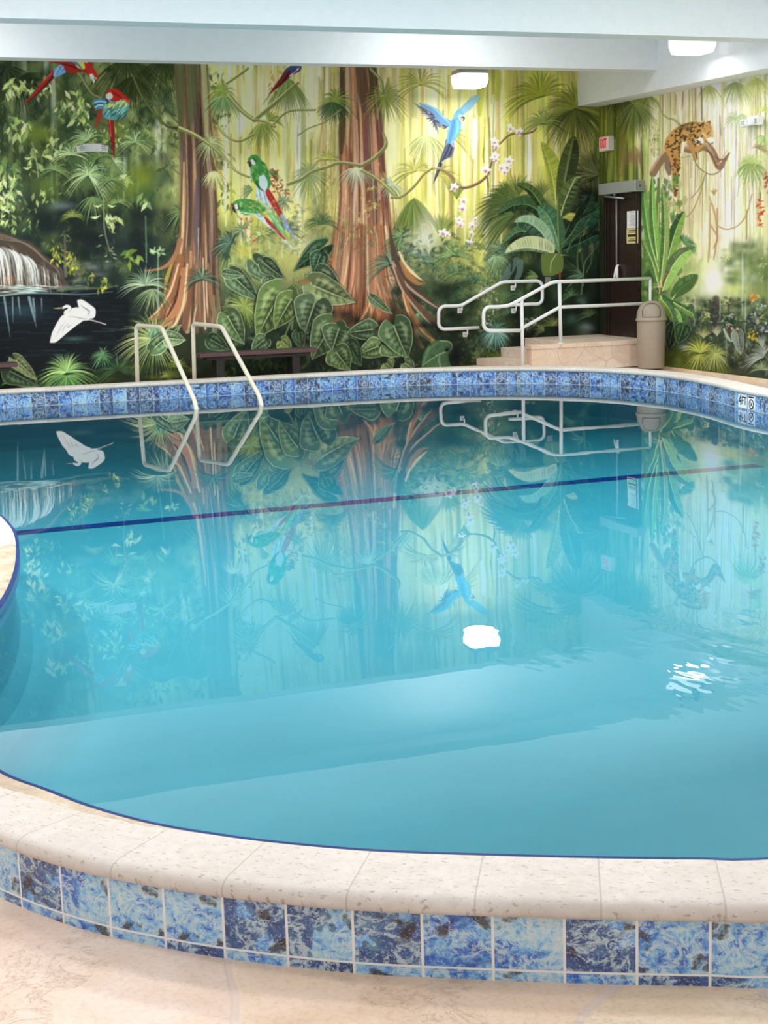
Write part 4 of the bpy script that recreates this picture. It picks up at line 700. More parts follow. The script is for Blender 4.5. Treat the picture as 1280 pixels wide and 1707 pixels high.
def paint_right():
    S = MURAL_SCALE
    c = Canvas(992, 60, 1300, 660, S*1.15, 5); r = c.r
    c.grid([1000,1035,1070,1140,1210,1280,1300], [90,200,300,380,450,500,550,620,645], [
     (120,125,60),(140,145,65),(205,205,150),(234,226,208),(236,232,222),(216,220,150),(216,220,150),
     (112,118,42),(140,148,48),(196,206,120),(232,222,196),(234,228,226),(222,226,168),(222,226,168),
     (70,80,40),(120,135,60),(166,192,108),(236,222,188),(240,228,220),(230,230,184),(230,230,184),
     (44,54,32),(80,110,50),(140,175,96),(228,220,168),(238,224,208),(218,226,172),(218,226,172),
     (44,54,32),(70,96,50),(100,136,72),(192,202,132),(208,214,184),(128,148,92),(128,148,92),
     (44,54,36),(60,90,46),(86,116,62),(152,164,110),(180,190,124),(134,150,84),(134,150,84),
     (44,54,36),(50,70,40),(54,70,44),(64,80,66),(62,76,68),(70,82,66),(70,82,66),
     (60,60,30),(60,66,32),(72,82,36),(104,118,42),(62,72,48),(56,66,56),(56,66,56),
     (60,60,34),(60,66,34),(72,80,38),(96,108,42),(58,66,46),(54,62,54),(54,62,54)])
    c.mottle(.22, 40, 2.0); c.mottle(.12, 6, 5)
    for i in range(420):
        x = r.uniform(1060, 1300); y = r.uniform(80, 330); L = r.uniform(50, 180); w = r.uniform(1, 6)
        col = [(240,232,222),(226,214,170),(206,196,150),(232,214,206),(214,216,140),(196,180,130),(236,232,238)][r.randint(7)]
        c.stroke([(x, y), (x+r.uniform(-2, 2), y+L/2), (x, min(y+L, 430))], [w*.4, w, w*.4], col, r.uniform(.3, .75), r.uniform(.6, 2), 2)
    for i in range(40):
        x = r.uniform(1080, 1290); y = r.uniform(110, 300)
        c.stroke([(x, y), (x+1, y+40), (x+r.uniform(-3, 3), y+r.uniform(60, 150))], [.5, 1, .5], [(140,130,70),(166,130,100),(140,110,100)][r.randint(3)], .8, .7, 3)
    # strip above and left of the door
    for i in range(80):
        x = r.uniform(1002, 1075); y = r.uniform(140, 290)
        c.stroke([(x, y), (x, y+40), (x+r.uniform(-2, 2), y+r.uniform(50, 120))], [1, r.uniform(1, 6), 1], [(166,172,50),(90,100,36),(196,200,90),(130,130,60),(70,84,34)][r.randint(5)], .5, 1.2, 2)
    c.stroke([(1042,160),(1038,240),(1034,290)], [8,10,10], (140,116,64), .5, 3); c.stroke([(1018,160),(1018,300)], [2,2], (150,160,120), .8); c.stroke([(1026,150),(1024,230)], [6,4], (48,60,36), .7, 2)
    c.palm((1056,172), 30, -20, 200, 22, [(110,124,56),(170,180,90)], 2, .5); c.palm((1056,175), 34, 180, 360, 20, [(90,110,60),(150,166,90)], 2.4, .5); c.palm((1030,150), 30, 190, 330, 14, [(60,74,36),(110,120,60)], 2.4)
    c.blob((1055,262), (16,12), (150,110,80), .8); c.stroke([(1043,280),(1050,256),(1060,248),(1072,280)], [4,7,6,3], (130,110,74), .3, 2)
    c.frame(1070, 120, .1641)
    for x, y, R, a0, a1, n, cl in [(60,240,120,160,360,16,[(110,120,60),(170,176,100)]),(680,130,160,200,340,16,[(170,176,96),(206,206,140)]),(950,100,180,190,350,20,[(130,146,84),(190,196,130)]),(1170,60,190,190,350,20,[(180,186,90),(214,214,140)]),(960,470,140,90,200,12,[(170,186,150),(206,206,160)]),(1020,420,160,200,330,12,[(170,196,150),(200,210,160)]),(1210,400,140,0,180,12,[(196,206,110),(220,220,140)]),(1100,920,150,-20,200,24,[(150,176,90),(206,214,130)]),(1100,930,180,180,370,22,[(120,150,80),(186,200,110)]),(1180,780,110,-20,150,10,[(150,110,80),(190,180,110)]),(1240,650,110,150,300,10,[(150,180,90),(190,206,130)]),(730,1250,100,60,120,6,[(180,160,80)]),(1230,880,120,0,200,10,[(206,214,150)])]: c.palm((x, y), R, a0, a1, n, cl, 14, .5, .75, False)
    c.vine([(155,300),(200,410),(260,465),(320,480),(380,530)], [14,14,16,22,26], (150,150,96), (206,206,150)); c.stroke([(600,150),(605,300),(605,490)], [16,14,12], (120,114,76), .8, 1); c.stroke([(415,200),(410,300),(405,380)], [10,16,6], (140,116,100), .7, 1); c.stroke([(345,230),(335,420)], [12,8], (160,140,110), .6, 1)
    for p in [[(1175,60),(1172,430)],[(790,450),(800,640)],[(830,560),(830,760)],[(490,870),(495,1070)]]: c.stroke(p, 10, (170,150,120), .7, 1)
    for i in range(26): c.stroke([(r.uniform(60, 190), r.uniform(480, 860))]*1+[(r.uniform(60, 190), r.uniform(480, 860))], 4, (150,166,40), .3)
    for i in range(22): c.dabs((130, r.uniform(560, 860)), (50, 8), 3, 18, [(110,126,36),(84,100,30)], 0, 360, .6)
    # branch and leopard
    c.vine([(110,1030),(170,930),(230,850),(300,790),(420,780),(520,800),(600,770),(680,770),(730,850),(770,950),(800,960),(840,890),(885,820)], [70,70,60,50,60,60,60,70,76,66,46,40,14], (150,112,82), (206,170,130)); c.stroke([(640,790),(700,830),(760,960)], [14,20,14], (98,72,58), .7); c.stroke([(740,860),(790,890),(850,880)], [12,20,12], (120,96,86), .8); c.stroke([(260,880),(265,960),(275,1030)], [70,76,40], (150,122,100)); c.stroke([(285,880),(290,960)], [20,20], (90,74,70), .7)
    c.vine([(510,830),(560,950),(660,1030),(750,1030),(830,960)], 12, (140,130,80)); c.vine([(400,870),(510,850),(515,900)], 6, (150,140,90)); c.vine([(640,1040),(590,1170),(500,1280)], 9, (160,140,96)); c.vine([(640,1040),(600,1200),(570,1280)], 7, (160,140,96))
    T = (206,158,84)
    c.poly([(220,770),(240,680),(300,600),(380,540),(440,520),(510,500),(600,510),(640,520),(640,720),(600,770),(545,830),(510,800),(480,710),(420,720),(380,860),(370,960),(300,960),(270,860)], T); c.stroke([(340,860),(345,960),(330,1080),(332,1250)], [90,84,50,26], (200,148,80)); c.stroke([(420,720),(410,790),(390,850)], [36,30,10], (236,220,196)); c.stroke([(480,720),(520,810),(550,890)], [50,44,14], (196,150,90)); c.stroke([(545,820),(560,880)], [16,8], (90,64,50))
    c.poly([(600,540),(630,510),(690,515),(715,590),(725,670),(690,720),(640,700),(600,620)], (212,166,98)); c.poly([(650,670),(720,660),(722,710),(680,720)], (238,228,214)); c.poly([(530,690),(600,660),(625,720),(560,740)], (238,226,208)); c.stroke([(600,540),(620,520),(615,560)], [14,22,8], (100,76,54)); c.stroke([(668,508),(686,500),(688,520)], 14, (140,104,66)); c.stroke([(700,600),(715,640)], [16,20], (226,190,110)); c.stroke([(655,640),(690,600)], [6,8], (120,80,50), .8); c.stroke([(640,700),(690,730),(720,715)], [10,14,8], (110,84,70), .8); c.stroke([(615,620),(650,655)], [10,14], (236,220,196), .8)
    poly_l = [(235,760),(250,680),(310,600),(390,545),(510,510),(600,520),(620,640),(590,750),(545,800),(500,700),(420,710),(390,820),(370,940),(300,900)]
    for k in range(230):
        x, y = r.uniform(225, 720), r.uniform(505, 830)
        ins = False; n_ = len(poly_l)
        for i in range(n_):
            a, b = poly_l[i], poly_l[i-1]
            if (a[1] > y) != (b[1] > y) and x < (b[0]-a[0])*(y-a[1])/(b[1]-a[1])+a[0]: ins = not ins
        if ins: c.stroke([(x, y), (x+r.uniform(4, 16), y+r.uniform(-10, 10))], r.uniform(10, 17), [(70,48,34),(96,66,42),(56,42,34)][r.randint(3)], .85, .6)
        elif x > 600 and 530 < y < 640: c.stroke([(x, y), (x+5, y+3)], 8, (120,84,50), .6) if x < 690 else None
    for k in range(70):
        y = r.uniform(840, 1240); q = 40-max(0, y-960)*.1; x = 340+r.uniform(-q, q)
        c.stroke([(x, y), (x+6, y+8)], r.uniform(8, 14), (92,60,38), .85, .6)
    c.stroke([(330,600),(400,550),(470,525),(560,515)], [6,20,20,6], (92,74,50), .6, 1.5); c.blob((440,560), (40,30), (110,96,64), .6)
    c.dabs((1265,1100), (22,110), 26, 36, [(196,64,52),(150,50,40)], 180, 360)
    # lower part
    c.frame(1060, 320, .1874)
    c.blob((690,810), (110,120), (236,236,232), .9); c.blob((650,880), (120,60), (226,230,214), .7); c.blob((740,560), (26,110), (226,230,206), .6); c.blob((880,850), (120,30), (206,214,120), .8); c.blob((1010,760), (60,40), (196,212,214), .8)
    for i in range(120): c.blob((r.uniform(780, 1250), r.uniform(460, 800)), (r.uniform(16, 50), r.uniform(14, 44)), [(110,132,66),(150,166,96),(84,108,70),(176,190,120)][r.randint(4)], .4)
    for i in range(160): c.blob((r.uniform(430, 1250), r.uniform(960, 1330)), (r.uniform(16, 50), r.uniform(14, 40)), [(48,62,54),(40,50,50),(66,86,60),(36,42,44),(80,100,60)][r.randint(5)], .5)
    c.blob((690,1060), (50,90), (40,44,46), .8); c.stroke([(710,950),(715,1050),(700,1250)], [60,70,60], (70,62,66), .7, 3)
    for x, y0, y1, w in [(520,930,1190,18),(945,540,1090,22),(745,960,1130,14),(970,900,1250,16),(800,1280,1500,14)]: c.stroke([(x, y0), (x+2, (y0+y1)/2), (x-2, y1)], [w*.5, w, w*.4], (206,216,214), .55, 2)
    c.blob((690,790), (80,90), (238,238,236), .7)
    for p in [[(660,100),(655,300),(650,480),(640,620)],[(650,40),(700,200),(720,380)],[(720,150),(715,420),(690,600)],[(660,290),(720,400),(690,500)]]: c.vine(p, [14,18,16,10], (176,140,96), (220,190,150), .7)
    c.vine([(330,60),(390,160),(450,215),(510,150),(570,10)], 10, (180,150,100)); c.vine([(720,300),(800,330),(900,300),(980,200),(1030,20)], 12, (190,160,120)); c.vine([(985,160),(980,420)], 12, (176,150,90)); c.vine([(500,260),(500,460)], 12, (196,176,120), None, .5)
    for x, y in [(1100,80),(1110,140),(1100,200),(1095,240),(1120,180),(1085,110),(1105,290)]:
        for k in range(6): a = r.uniform(0, 6.28); c.stroke([(x, y), (x+30*math.cos(a), y+26*math.sin(a))], [14, 5], [(206,86,56),(226,130,80),(180,56,40)][r.randint(3)], .9)
    c.vine([(1105,0),(1105,60)], 7, (110,110,70)); c.stroke([(345,0),(350,30)], 24, (150,90,50))
    for x, y, n in [(800,600,10),(1110,640,14),(600,1070,14),(640,1110,12),(1120,1130,20),(1120,740,8)]: c.dabs((x, y), 40, n, 30, [(206,214,110),(120,160,100),(226,226,150)], 0, 360)
    c.dabs((1045,920), (30,40), 14, 40, [(206,140,60),(220,190,90)], 180, 360)
    # banana plant beside the door
    gn = (140,178,86); gh = (220,232,166); gk = (84,132,70)
    for i in range(160): c.dabs((r.uniform(60, 420), r.uniform(-100, 1300)), (30, 30), 2, r.uniform(50, 110), [[(90,136,66),(150,184,96),(54,96,56),(190,206,120)][r.randint(4)]], 60, 120, .6)
    for i in range(420): c.dabs((r.uniform(420, 1260), r.uniform(950, 1560)), (30, 30), 2, r.uniform(24, 60), [[(84,110,76),(50,64,54),(120,140,80),(36,44,44),(150,160,130)][r.randint(5)]], 0, 360, .5)
    c.palm((270,140), 130, 30, 200, 14, [(196,190,110),(214,206,150)], 8, .4)
    c.stroke([(215,950),(200,600),(190,200),(200,-120)], [40,44,36,20], (110,140,70)); c.stroke([(205,900),(195,500),(200,100)], [8,10,6], (206,216,150))
    for p, w in [([(210,900),(180,560),(140,300),(60,150)],60),([(205,860),(150,640),(90,500),(50,420)],50),([(230,860),(290,560),(360,320),(430,165)],64),([(230,880),(300,700),(400,560),(540,490)],80),([(215,820),(250,500),(255,250),(230,-60)],44),([(200,700),(120,420),(80,150),(60,-100)],46),([(190,600),(150,250),(140,-160)],40),([(320,950),(400,850),(480,790),(550,735)],74),([(215,920),(270,1000),(380,1060),(420,1210)],60),([(220,950),(280,1020),(320,1100),(330,1180)],44),([(330,980),(430,1040),(500,1080),(520,1130)],40)]: c.banana(p, w*.92, c.jit(gn, 30), gh, c.jit(gk, 22), c.r.uniform(.7, 1.1), 1, .55)
    c.stroke([(300,700),(240,800),(215,900)], [8,14,14], (150,90,50), .8); c.palm((420,450), 110, -30, 110, 16, [(70,130,80),(150,190,130)], 10, .4); c.palm((230,850), 90, 90, 180, 6, [(226,220,160)], 8, .2)
    c.poly([(330,960),(440,900),(500,850),(550,735),(470,780),(380,850)], (62,100,58), .7); c.stroke([(430,990),(500,990),(540,1040)], [8,8,4], (206,216,206), .8)
    c.heart((330,1200),(280,1420),120,(56,80,60),(150,170,140),(90,120,90)); c.heart((420,1200),(370,1350),150,(60,100,60),(150,176,130),(90,130,90)); c.blob((440,1380), (60,26), (186,190,196), .7)
    for i in range(40): c.blob((r.uniform(290, 800), r.uniform(1400, 1600)), (r.uniform(20, 60), r.uniform(14, 34)), [(104,116,30),(70,80,30),(130,140,44),(60,64,34)][r.randint(4)], .5)
    for x, y, R, a0, a1, n, cl in [(570,1430,180,20,160,22,[(150,164,60),(206,210,110)]),(570,1440,140,180,360,16,[(120,130,50),(190,196,90)]),(710,1440,120,10,170,16,[(130,146,70),(190,196,120)]),(700,1430,150,190,350,12,[(206,212,130),(150,160,80)]),(600,1300,120,50,130,8,[(176,176,120)]),(1130,1470,170,60,200,20,[(110,124,110),(190,196,190)]),(1110,1580,110,0,180,14,[(170,186,150),(110,130,90)]),(1130,1400,170,80,120,8,[(150,160,150)]),(720,1280,110,60,130,7,[(170,176,140)])]: c.palm((x, y), R, a0, a1, n, cl, 12, .35)
    c.blob((850,1160), (70,60), (30,44,34), .8); c.dabs((850,1160), (80,80), 44, 40, [(120,160,120),(200,210,196),(60,96,66)], 0, 360); c.dabs((840,1230), (60,30), 16, 34, [(150,60,50),(110,50,44)], 0, 360); c.heart((900,1260),(930,1450),110,(150,166,150),(196,206,190),(120,140,120)); c.stroke([(780,1220),(820,1300),(860,1330)], [20,24,6], (170,186,170)); c.dabs((1130,1210), 40, 10, 36, [(90,120,190),(206,206,220)], 0, 360); c.dabs((1030,1270), (40,30), 16, 36, [(226,206,60),(206,180,50)], 0, 360); c.dabs((1030,1130), (60,60), 20, 40, [(150,156,170),(60,66,80)], 0, 360); c.dabs((1070,1030), 60, 20, 40, [(170,190,180),(90,120,96)], 0, 360); c.blob((860,1530), (60,50), (40,42,40), .8)
    finish(c, [(992, 1.0), (1300, 1.0)])
    return c

def finish(c, gain):
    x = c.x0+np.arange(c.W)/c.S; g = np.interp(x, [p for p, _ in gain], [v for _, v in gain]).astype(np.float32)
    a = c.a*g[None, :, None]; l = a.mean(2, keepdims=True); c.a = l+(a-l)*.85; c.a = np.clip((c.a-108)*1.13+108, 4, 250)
# ------------------------------------------------------------------ materials used
M_mural = mat_mural()
M_tile_out = mat_tile('outer_tile', .1744, .0285, .1475)
M_tile_in = mat_tile('waterline_tile', .158, .0205, .158, .02, (190,196,204), .06)  # tile and grout colours darkened for the weaker light on the inner face
M_coping = mat_coping(); M_floor = mat_flagstone()
M_steps = mat_flagstone('step_stone', 2.6, ((244,232,220),(246,236,228),(240,226,212)), (214,196,184), .02)
M_white = plain('white_paint', (236,238,242), .6, var=.02); M_ceil = plain('ceiling_paint', (240,242,246), .8, var=.015)
M_rail = plain('white_enamel', (232,234,240), .3, var=.02); M_cream = plain('cream_plastic', (226,220,200), .35, var=.03)
M_plaster = plain('pool_plaster', PLASTER, .7, var=.03, scale=3)
M_stripe = mat_tile('stripe_tile', .12, 0.0, .12, .03, (60,90,150))
M_navy = plain('navy_tile', (26,56,128), .25, var=.3, scale=20)
M_line = plain('blue_line_tile', (24,60,170), .3, var=.3, scale=14)
M_door = plain('dark_brown_paint', (44,26,26), .35, var=.1); M_frame = plain('door_frame_paint', (36,24,24), .4, var=.1)
M_alu = plain('brushed_aluminium', (176,178,184), .35, .4, var=.03); M_paper = plain('paper', (234,236,240), .8, var=.02); M_ink = plain('grey_ink', (120,122,130), .8)
M_yell = plain('cream_card', (222,206,150), .7, var=.03); M_black = plain('black_print', (40,34,34), .6)
M_red = emit('red_letters', (226,40,60), .35); M_sign = plain('sign_white', (240,226,222), .4, var=.02)
M_taupe = plain('taupe_plastic', (166,152,138), .45, var=.03, bump=.1); M_taupe2 = plain('taupe_flap', (160,146,134), .42, var=.03); M_gap_shade = plain('gap_shade', (112,100,90), .6)
M_benchtop = plain('maroon_board', (88,62,66), .5, var=.12, scale=6); M_benchleg = plain('black_steel', (24,22,24), .5, var=.1)
M_lamp = emit('lamp_diffuser', (255,255,252), 3.8); M_lamp_soft = emit('lamp_diffuser_soft', (255,255,252), 1.5); M_fill_disc = emit('fill_disc_glow', (255,255,252), 1.0); M_grey = plain('grey_housing', (150,150,150), .5, var=.05); M_plastic = plain('white_plastic', (240,240,242), .4, var=.02)
M_slot = plain('grey_slot', (120,120,126), .6); M_steel = plain('steel_plate', (150,150,150), .35, .5, var=.05)

# ------------------------------------------------------------------ mural walls
WX, WY, TOP = 10.0, 20.25, 4.75
def sample(c, px, py):
    x = np.clip((px-c.x0)*c.S-.5, 0, c.W-1.001); y = np.clip((py-c.y0)*c.S-.5, 0, c.H-1.001)
    i, j = x.astype(int), y.astype(int); f, h = (x-i)[:, None], (y-j)[:, None]
    v = (c.a[j, i]*(1-f)+c.a[j, i+1]*f)*(1-h)+(c.a[j+1, i]*(1-f)+c.a[j+1, i+1]*f)*h
    v = np.clip(v, 0, 255)/255; return np.where(v <= .04045, v/12.92, ((v+.055)/1.055)**2.4)
def proj_many(P):
    d = P-CAM_P; w = d@CAM_F; return 640+F_PX*(d@CAM_R)/w, 853.5-F_PX*(d@CAM_U)/w
def grid_wall(name, strips, canvas, fold):
    V, C, Q, base = [], [], [], 0
    for (a, b, na, nz) in strips:
        s_ = np.linspace(0, 1, na+1); z = np.linspace(0, TOP, nz+1); S_, Z = np.meshgrid(s_, z)
        X = a[0]+(b[0]-a[0])*S_; Y = a[1]+(b[1]-a[1])*S_; P = np.stack([X, Y, Z], -1).reshape(-1, 3)
        px, py = proj_many(fold(P)); V.append(P); C.append(sample(canvas, px, py))
        i, j = np.meshgrid(np.arange(na), np.arange(nz)); k = (j*(na+1)+i).reshape(-1)+base
        Q.append(np.stack([k, k+1, k+na+2, k+na+1], -1)); base += len(P)
    V = np.concatenate(V).astype(np.float32); C = np.concatenate(C); Q = np.concatenate(Q).astype(np.int32)
    me = bpy.data.meshes.new(name); me.vertices.add(len(V)); me.vertices.foreach_set('co', V.ravel())
    me.loops.add(Q.size); me.loops.foreach_set('vertex_index', Q.ravel()); me.polygons.add(len(Q))
    me.polygons.foreach_set('loop_start', np.arange(0, Q.size, 4, dtype=np.int32))
    me.update(calc_edges=True)
    at = me.attributes.new('mural', 'FLOAT_COLOR', 'POINT'); at.data.foreach_set('color', np.concatenate([np.clip(C*MURAL_GAIN, 0, .96), np.ones((len(C), 1))], 1).astype(np.float32).ravel())
    me.materials.append(M_mural); o = bpy.data.objects.new(name, me); col.objects.link(o); return o
def fold_back(P):
    Q = P.copy(); x = Q[:, 0]; Q[:, 0] = np.where(x < -3.3, -6.6-x, x); return Q
def fold_right(P):
    Q = P.copy(); L = 4.7; t = (WY-Q[:, 1])/L; k = np.floor(t); f = t-k; f = np.where(k % 2 == 1, 1-f, f); Q[:, 1] = WY-f*L; return Q
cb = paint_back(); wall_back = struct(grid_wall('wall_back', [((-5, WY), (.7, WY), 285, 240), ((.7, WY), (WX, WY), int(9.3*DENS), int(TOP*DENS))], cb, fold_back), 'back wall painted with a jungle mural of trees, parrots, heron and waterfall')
cr2 = paint_right(); wall_right = struct(grid_wall('wall_right', [((WX, WY), (WX, 14.4), int(5.85*DENS*.62), int(TOP*DENS)), ((WX, 14.4), (WX, -3), 350, 160)], cr2, fold_right), 'right wall painted with a pale jungle mural and a leopard on a branch')
del cb, cr2
mb = MB(); mb.box((-5.12, -3, 0), (-5.0, WY, TOP)); struct(mb.build('wall_left', M_white))
mb = MB(); mb.box((-5.2, -3, TOP), (WX+.2, WY+.1, TOP+.12)); ceiling = struct(mb.build('ceiling', M_ceil))
# beams and soffit
def beam(name, y0, y1, zf, label):
    xs = (-5.0, 9.72); V = []
    for x in xs:
        for y, z in ((y0, zf(x)), (y1, zf(x)), (y1, TOP), (y0, TOP)): V.append((x, y, z))
    o = link(name, V, [(0, 1, 5, 4), (1, 2, 6, 5), (2, 3, 7, 6), (3, 0, 4, 7), (0, 3, 2, 1), (4, 5, 6, 7)], M_white); return struct(o, label)
beam('trim_1', 14.88, 15.2, lambda x: 3.962-.0078*x, 'nearest white ceiling beam along the top of the picture')
beam('trim_2', 17.86, 18.12, lambda x: 3.998-.008*x, 'white ceiling beam in front of the mural')
V = []
for y, z in ((WY, 3.705), (8.0, 3.49)):
    for x, zz in ((9.66, z), (WX, z-.01), (WX, TOP), (9.66, TOP)): V.append((x, y, zz))
struct(link('trim_3', V, [(0, 1, 5, 4), (1, 2, 6, 5), (2, 3, 7, 6), (3, 0, 4, 7), (0, 3, 2, 1), (4, 5, 6, 7)], M_white), 'white boxed soffit along the right wall')

# ------------------------------------------------------------------ pool
NEAR_DROP = .145                       # the near deck and rim sit a little lower than the far ones
def drop(y): t = np.clip((12.2-np.asarray(y, float))/2.3, 0, 1); return -NEAR_DROP*t*t*(3-2*t)
KN = (CAM_Z-RIM_Z+NEAR_DROP)/(CAM_Z-RIM_Z)
NEARP = [(1.808,2.800),(1.704,2.840),(1.450,2.951),(1.208,3.068),(.966,3.193),(.751,3.341),(.623,3.449),(.494,3.576),(.364,3.754),(.265,3.932),(.157,4.126),(.06,4.50),(.03,5.1),(.12,5.75),(.296,6.319),(.409,7.002),(.465,7.655),(.479,8.06),(.466,8.377),(.435,8.70)]
RAW = [(1.0,17.57),(1.7,17.57),(2.46,17.56),(3.3,17.52),(4.1,17.50),(4.74,17.47),(5.5,17.44),(6.15,17.32),(6.72,17.06),(7.3,16.66),(7.78,16.05),(8.03,15.35),(8.11,14.7),(8.06,14.0),(7.97,13.4),(7.85,12.85),(7.80,12.25),(7.80,11.4),(7.84,10.3),(7.75,9.0),(7.45,7.6),(6.85,6.1),(5.95,4.75),(4.85,3.7),(3.75,3.12),(2.8,2.95)]+[(x*KN, y*KN) for x, y in NEARP]+[(.37,10.05),(.08,10.7),(-.5,11.4),(-1.1,12.3),(-1.5,13.5),(-1.45,15.0),(-.95,16.4),(-.1,17.35)]
def closed_spline(p, n):
    p = np.array(p); N_ = len(p); out = []
    for i in range(N_):
        a, b, c, d = p[i-1], p[i], p[(i+1) % N_], p[(i+2) % N_]
        for t in np.linspace(0, 1, n, endpoint=False): out.append(.5*(2*b+(c-a)*t+(2*a-5*b+4*c-d)*t*t+(3*b-a-3*c+d)*t**3))
    return np.array(out)
LOOP = closed_spline(RAW, 10)
for _ in range(6): LOOP = .25*np.roll(LOOP, 1, 0)+.5*LOOP+.25*np.roll(LOOP, -1, 0)
seg = np.linalg.norm(np.roll(LOOP, -1, 0)-LOOP, axis=1); s_ = np.concatenate([[0], np.cumsum(seg)]); NL = 620
ss = np.linspace(0, s_[-1], NL, endpoint=False); LC = np.vstack([LOOP, LOOP[:1]]); LOOP = np.stack([np.interp(ss, s_, LC[:, k]) for k in (0, 1)], 1)
TAN = np.roll(LOOP, -1, 0)-np.roll(LOOP, 1, 0); TAN /= np.linalg.norm(TAN, axis=1)[:, None]
area = np.sum(LOOP[:, 0]*np.roll(LOOP[:, 1], -1)-np.roll(LOOP[:, 0], -1)*LOOP[:, 1])
NRM = np.stack([TAN[:, 1], -TAN[:, 0]], 1)*(1 if area > 0 else -1)          # outward
cut = int(np.argmin(np.hypot(LOOP[:, 0]+1.5, LOOP[:, 1]-13.5)))                # seam hidden outside the frame
LOOP, NRM = np.roll(LOOP, -cut, 0), np.roll(NRM, -cut, 0)
def sweep(name, prof, mat, origin, parent, flip=False, smooth=True, ref=0.0, keep=None):
    """prof: list of (outward offset, z); UV u = arc length at offset ref measured from origin point, v = z (or offset on flat parts)"""
    P = LOOP+NRM*ref; d = np.linalg.norm(np.roll(P, -1, 0)-P, axis=1); arc = np.concatenate([[0], np.cumsum(d)])
    k = int(np.argmin(np.hypot(P[:, 0]-origin[0], P[:, 1]-origin[1]))); e = np.array(origin)-P[k]; t = P[(k+1) % NL]-P[k]; o0 = arc[k]+float(e@t)/np.linalg.norm(t)
    arc = arc-o0; m_ = len(prof); V, U, Fc = [], [], []
    for i in range(NL+1):
        q = LOOP[i % NL]; n = NRM[i % NL]
        dz = float(drop(q[1]))
        for off, z, v in prof: V.append((q[0]+n[0]*off, q[1]+n[1]*off, z+dz)); U.append((arc[i], v))
    for i in range(NL):
        if keep is not None and not keep(LOOP[i]): continue
        for j in range(m_-1):
            a = i*m_+j; f = (a, a+1, a+m_+1, a+m_); Fc.append(f if flip else f[::-1])
    return link(name, V, Fc, mat, parent, smooth, U)
pool = thing('swimming_pool', 'raised curved swimming pool with blue marbled tile wall and pale stone coping', 'swimming pool')
cop = []
for a in np.linspace(0, 1, 6): th = math.pi*(1.5-a); cop.append((.005+.022*(1+math.cos(th))-.005, .197+.025*math.sin(th)))
prof = [(.03, .172, .03), (.004, .178, .004), (-.004, .192, 0), (-.002, .208, 0), (.008, .218, .008), (.024, .222, .024), (.10, .2225, .10), (.18, .2225, .18), (.250, .222, .25), (.272, .216, .272), (.284, .204, .284), (.286, .190, .29), (.278, .177, .29), (.262, .174, .30)]
sweep('coping', prof, M_coping, (.966*KN, 3.193*KN), pool)
ot = sweep('outer_tile_wall', [(.258, .176, .176), (.258, -.012, -.012)], M_tile_out, (.840*KN, 2.968*KN), pool, ref=.258)
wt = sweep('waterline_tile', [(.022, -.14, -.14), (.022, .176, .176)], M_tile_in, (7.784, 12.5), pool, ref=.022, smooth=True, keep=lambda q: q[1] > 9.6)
trim = sweep('edge_trim', [(.03, .150, 0), (-.012, .158, 0), (-.012, .213, .1), (-.008, .2175, .1), (.02, .218, .11)], M_navy, (1, 3), pool, keep=lambda q: q[1] < 10.4); trim['label'] = 'narrow navy tile edge at the waterline'
wt['label'] = 'blue marbled tile band just above the water'
bp = [(.022, .0, 0), (.030, -.14, 0)]
nb = len(LOOP); V = []; Fc = []; prof2 = [(.030, .055), (.030, FLOOR_POOL+.22), (.012, FLOOR_POOL+.11), (-.05, FLOOR_POOL+.03), (-.14, FLOOR_POOL)]
for i in range(nb):
    for off, z in prof2: V.append((LOOP[i][0]+NRM[i][0]*off, LOOP[i][1]+NRM[i][1]*off, z))
m_ = len(prof2)
for i in range(nb):
    for j in range(m_-1): a, b = i*m_+j, ((i+1) % nb)*m_+j; Fc.append((a, a+1, b+1, b))
Fc.append([i*m_+m_-1 for i in range(nb)])
basin = link('basin', V, Fc, M_plaster, pool); basin['label'] = 'smooth turquoise pool basin under the water'
# painted tile line across the pool floor
p0, p1 = at_z(-60, 897, FLOOR_POOL), at_z(1330, 770, FLOOR_POOL)
d = (p1-p0)[:2]; L_ = np.linalg.norm(d); d /= L_; n2 = np.array([-d[1], d[0]])*.095
V, U, Fc = [], [], []
for i in range(41):
    c = p0[:2]+d*L_*i/40
    for sg in (-1, 1): V.append((c[0]+n2[0]*sg, c[1]+n2[1]*sg, FLOOR_POOL+.004)); U.append((L_*i/40, .06+.06*sg))
for i in range(40): Fc.append((2*i, 2*i+2, 2*i+3, 2*i+1))
st = link('floor_stripe', V, Fc, M_line, pool, uvs=U); st['label'] = 'navy tile line across the pool floor'
# shallow entry shelf at the near end
V = [(q[0]+n[0]*.06, q[1]+n[1]*.06, z) for z in (WATER_Z, FLOOR_POOL-.05) for q, n in zip(LOOP, NRM)]
water = link('pool_water', V, [tuple(range(NL)), tuple(range(2*NL-1, NL-1, -1))]+[(i, i+NL, (i+1) % NL+NL, (i+1) % NL) for i in range(NL)], mat_water())
if water.data.polygons[0].normal.z < 0: water.data.flip_normals()
tag(water, 'clear turquoise water in the pool, mirroring the mural and ceiling lights', 'water', kind='stuff')
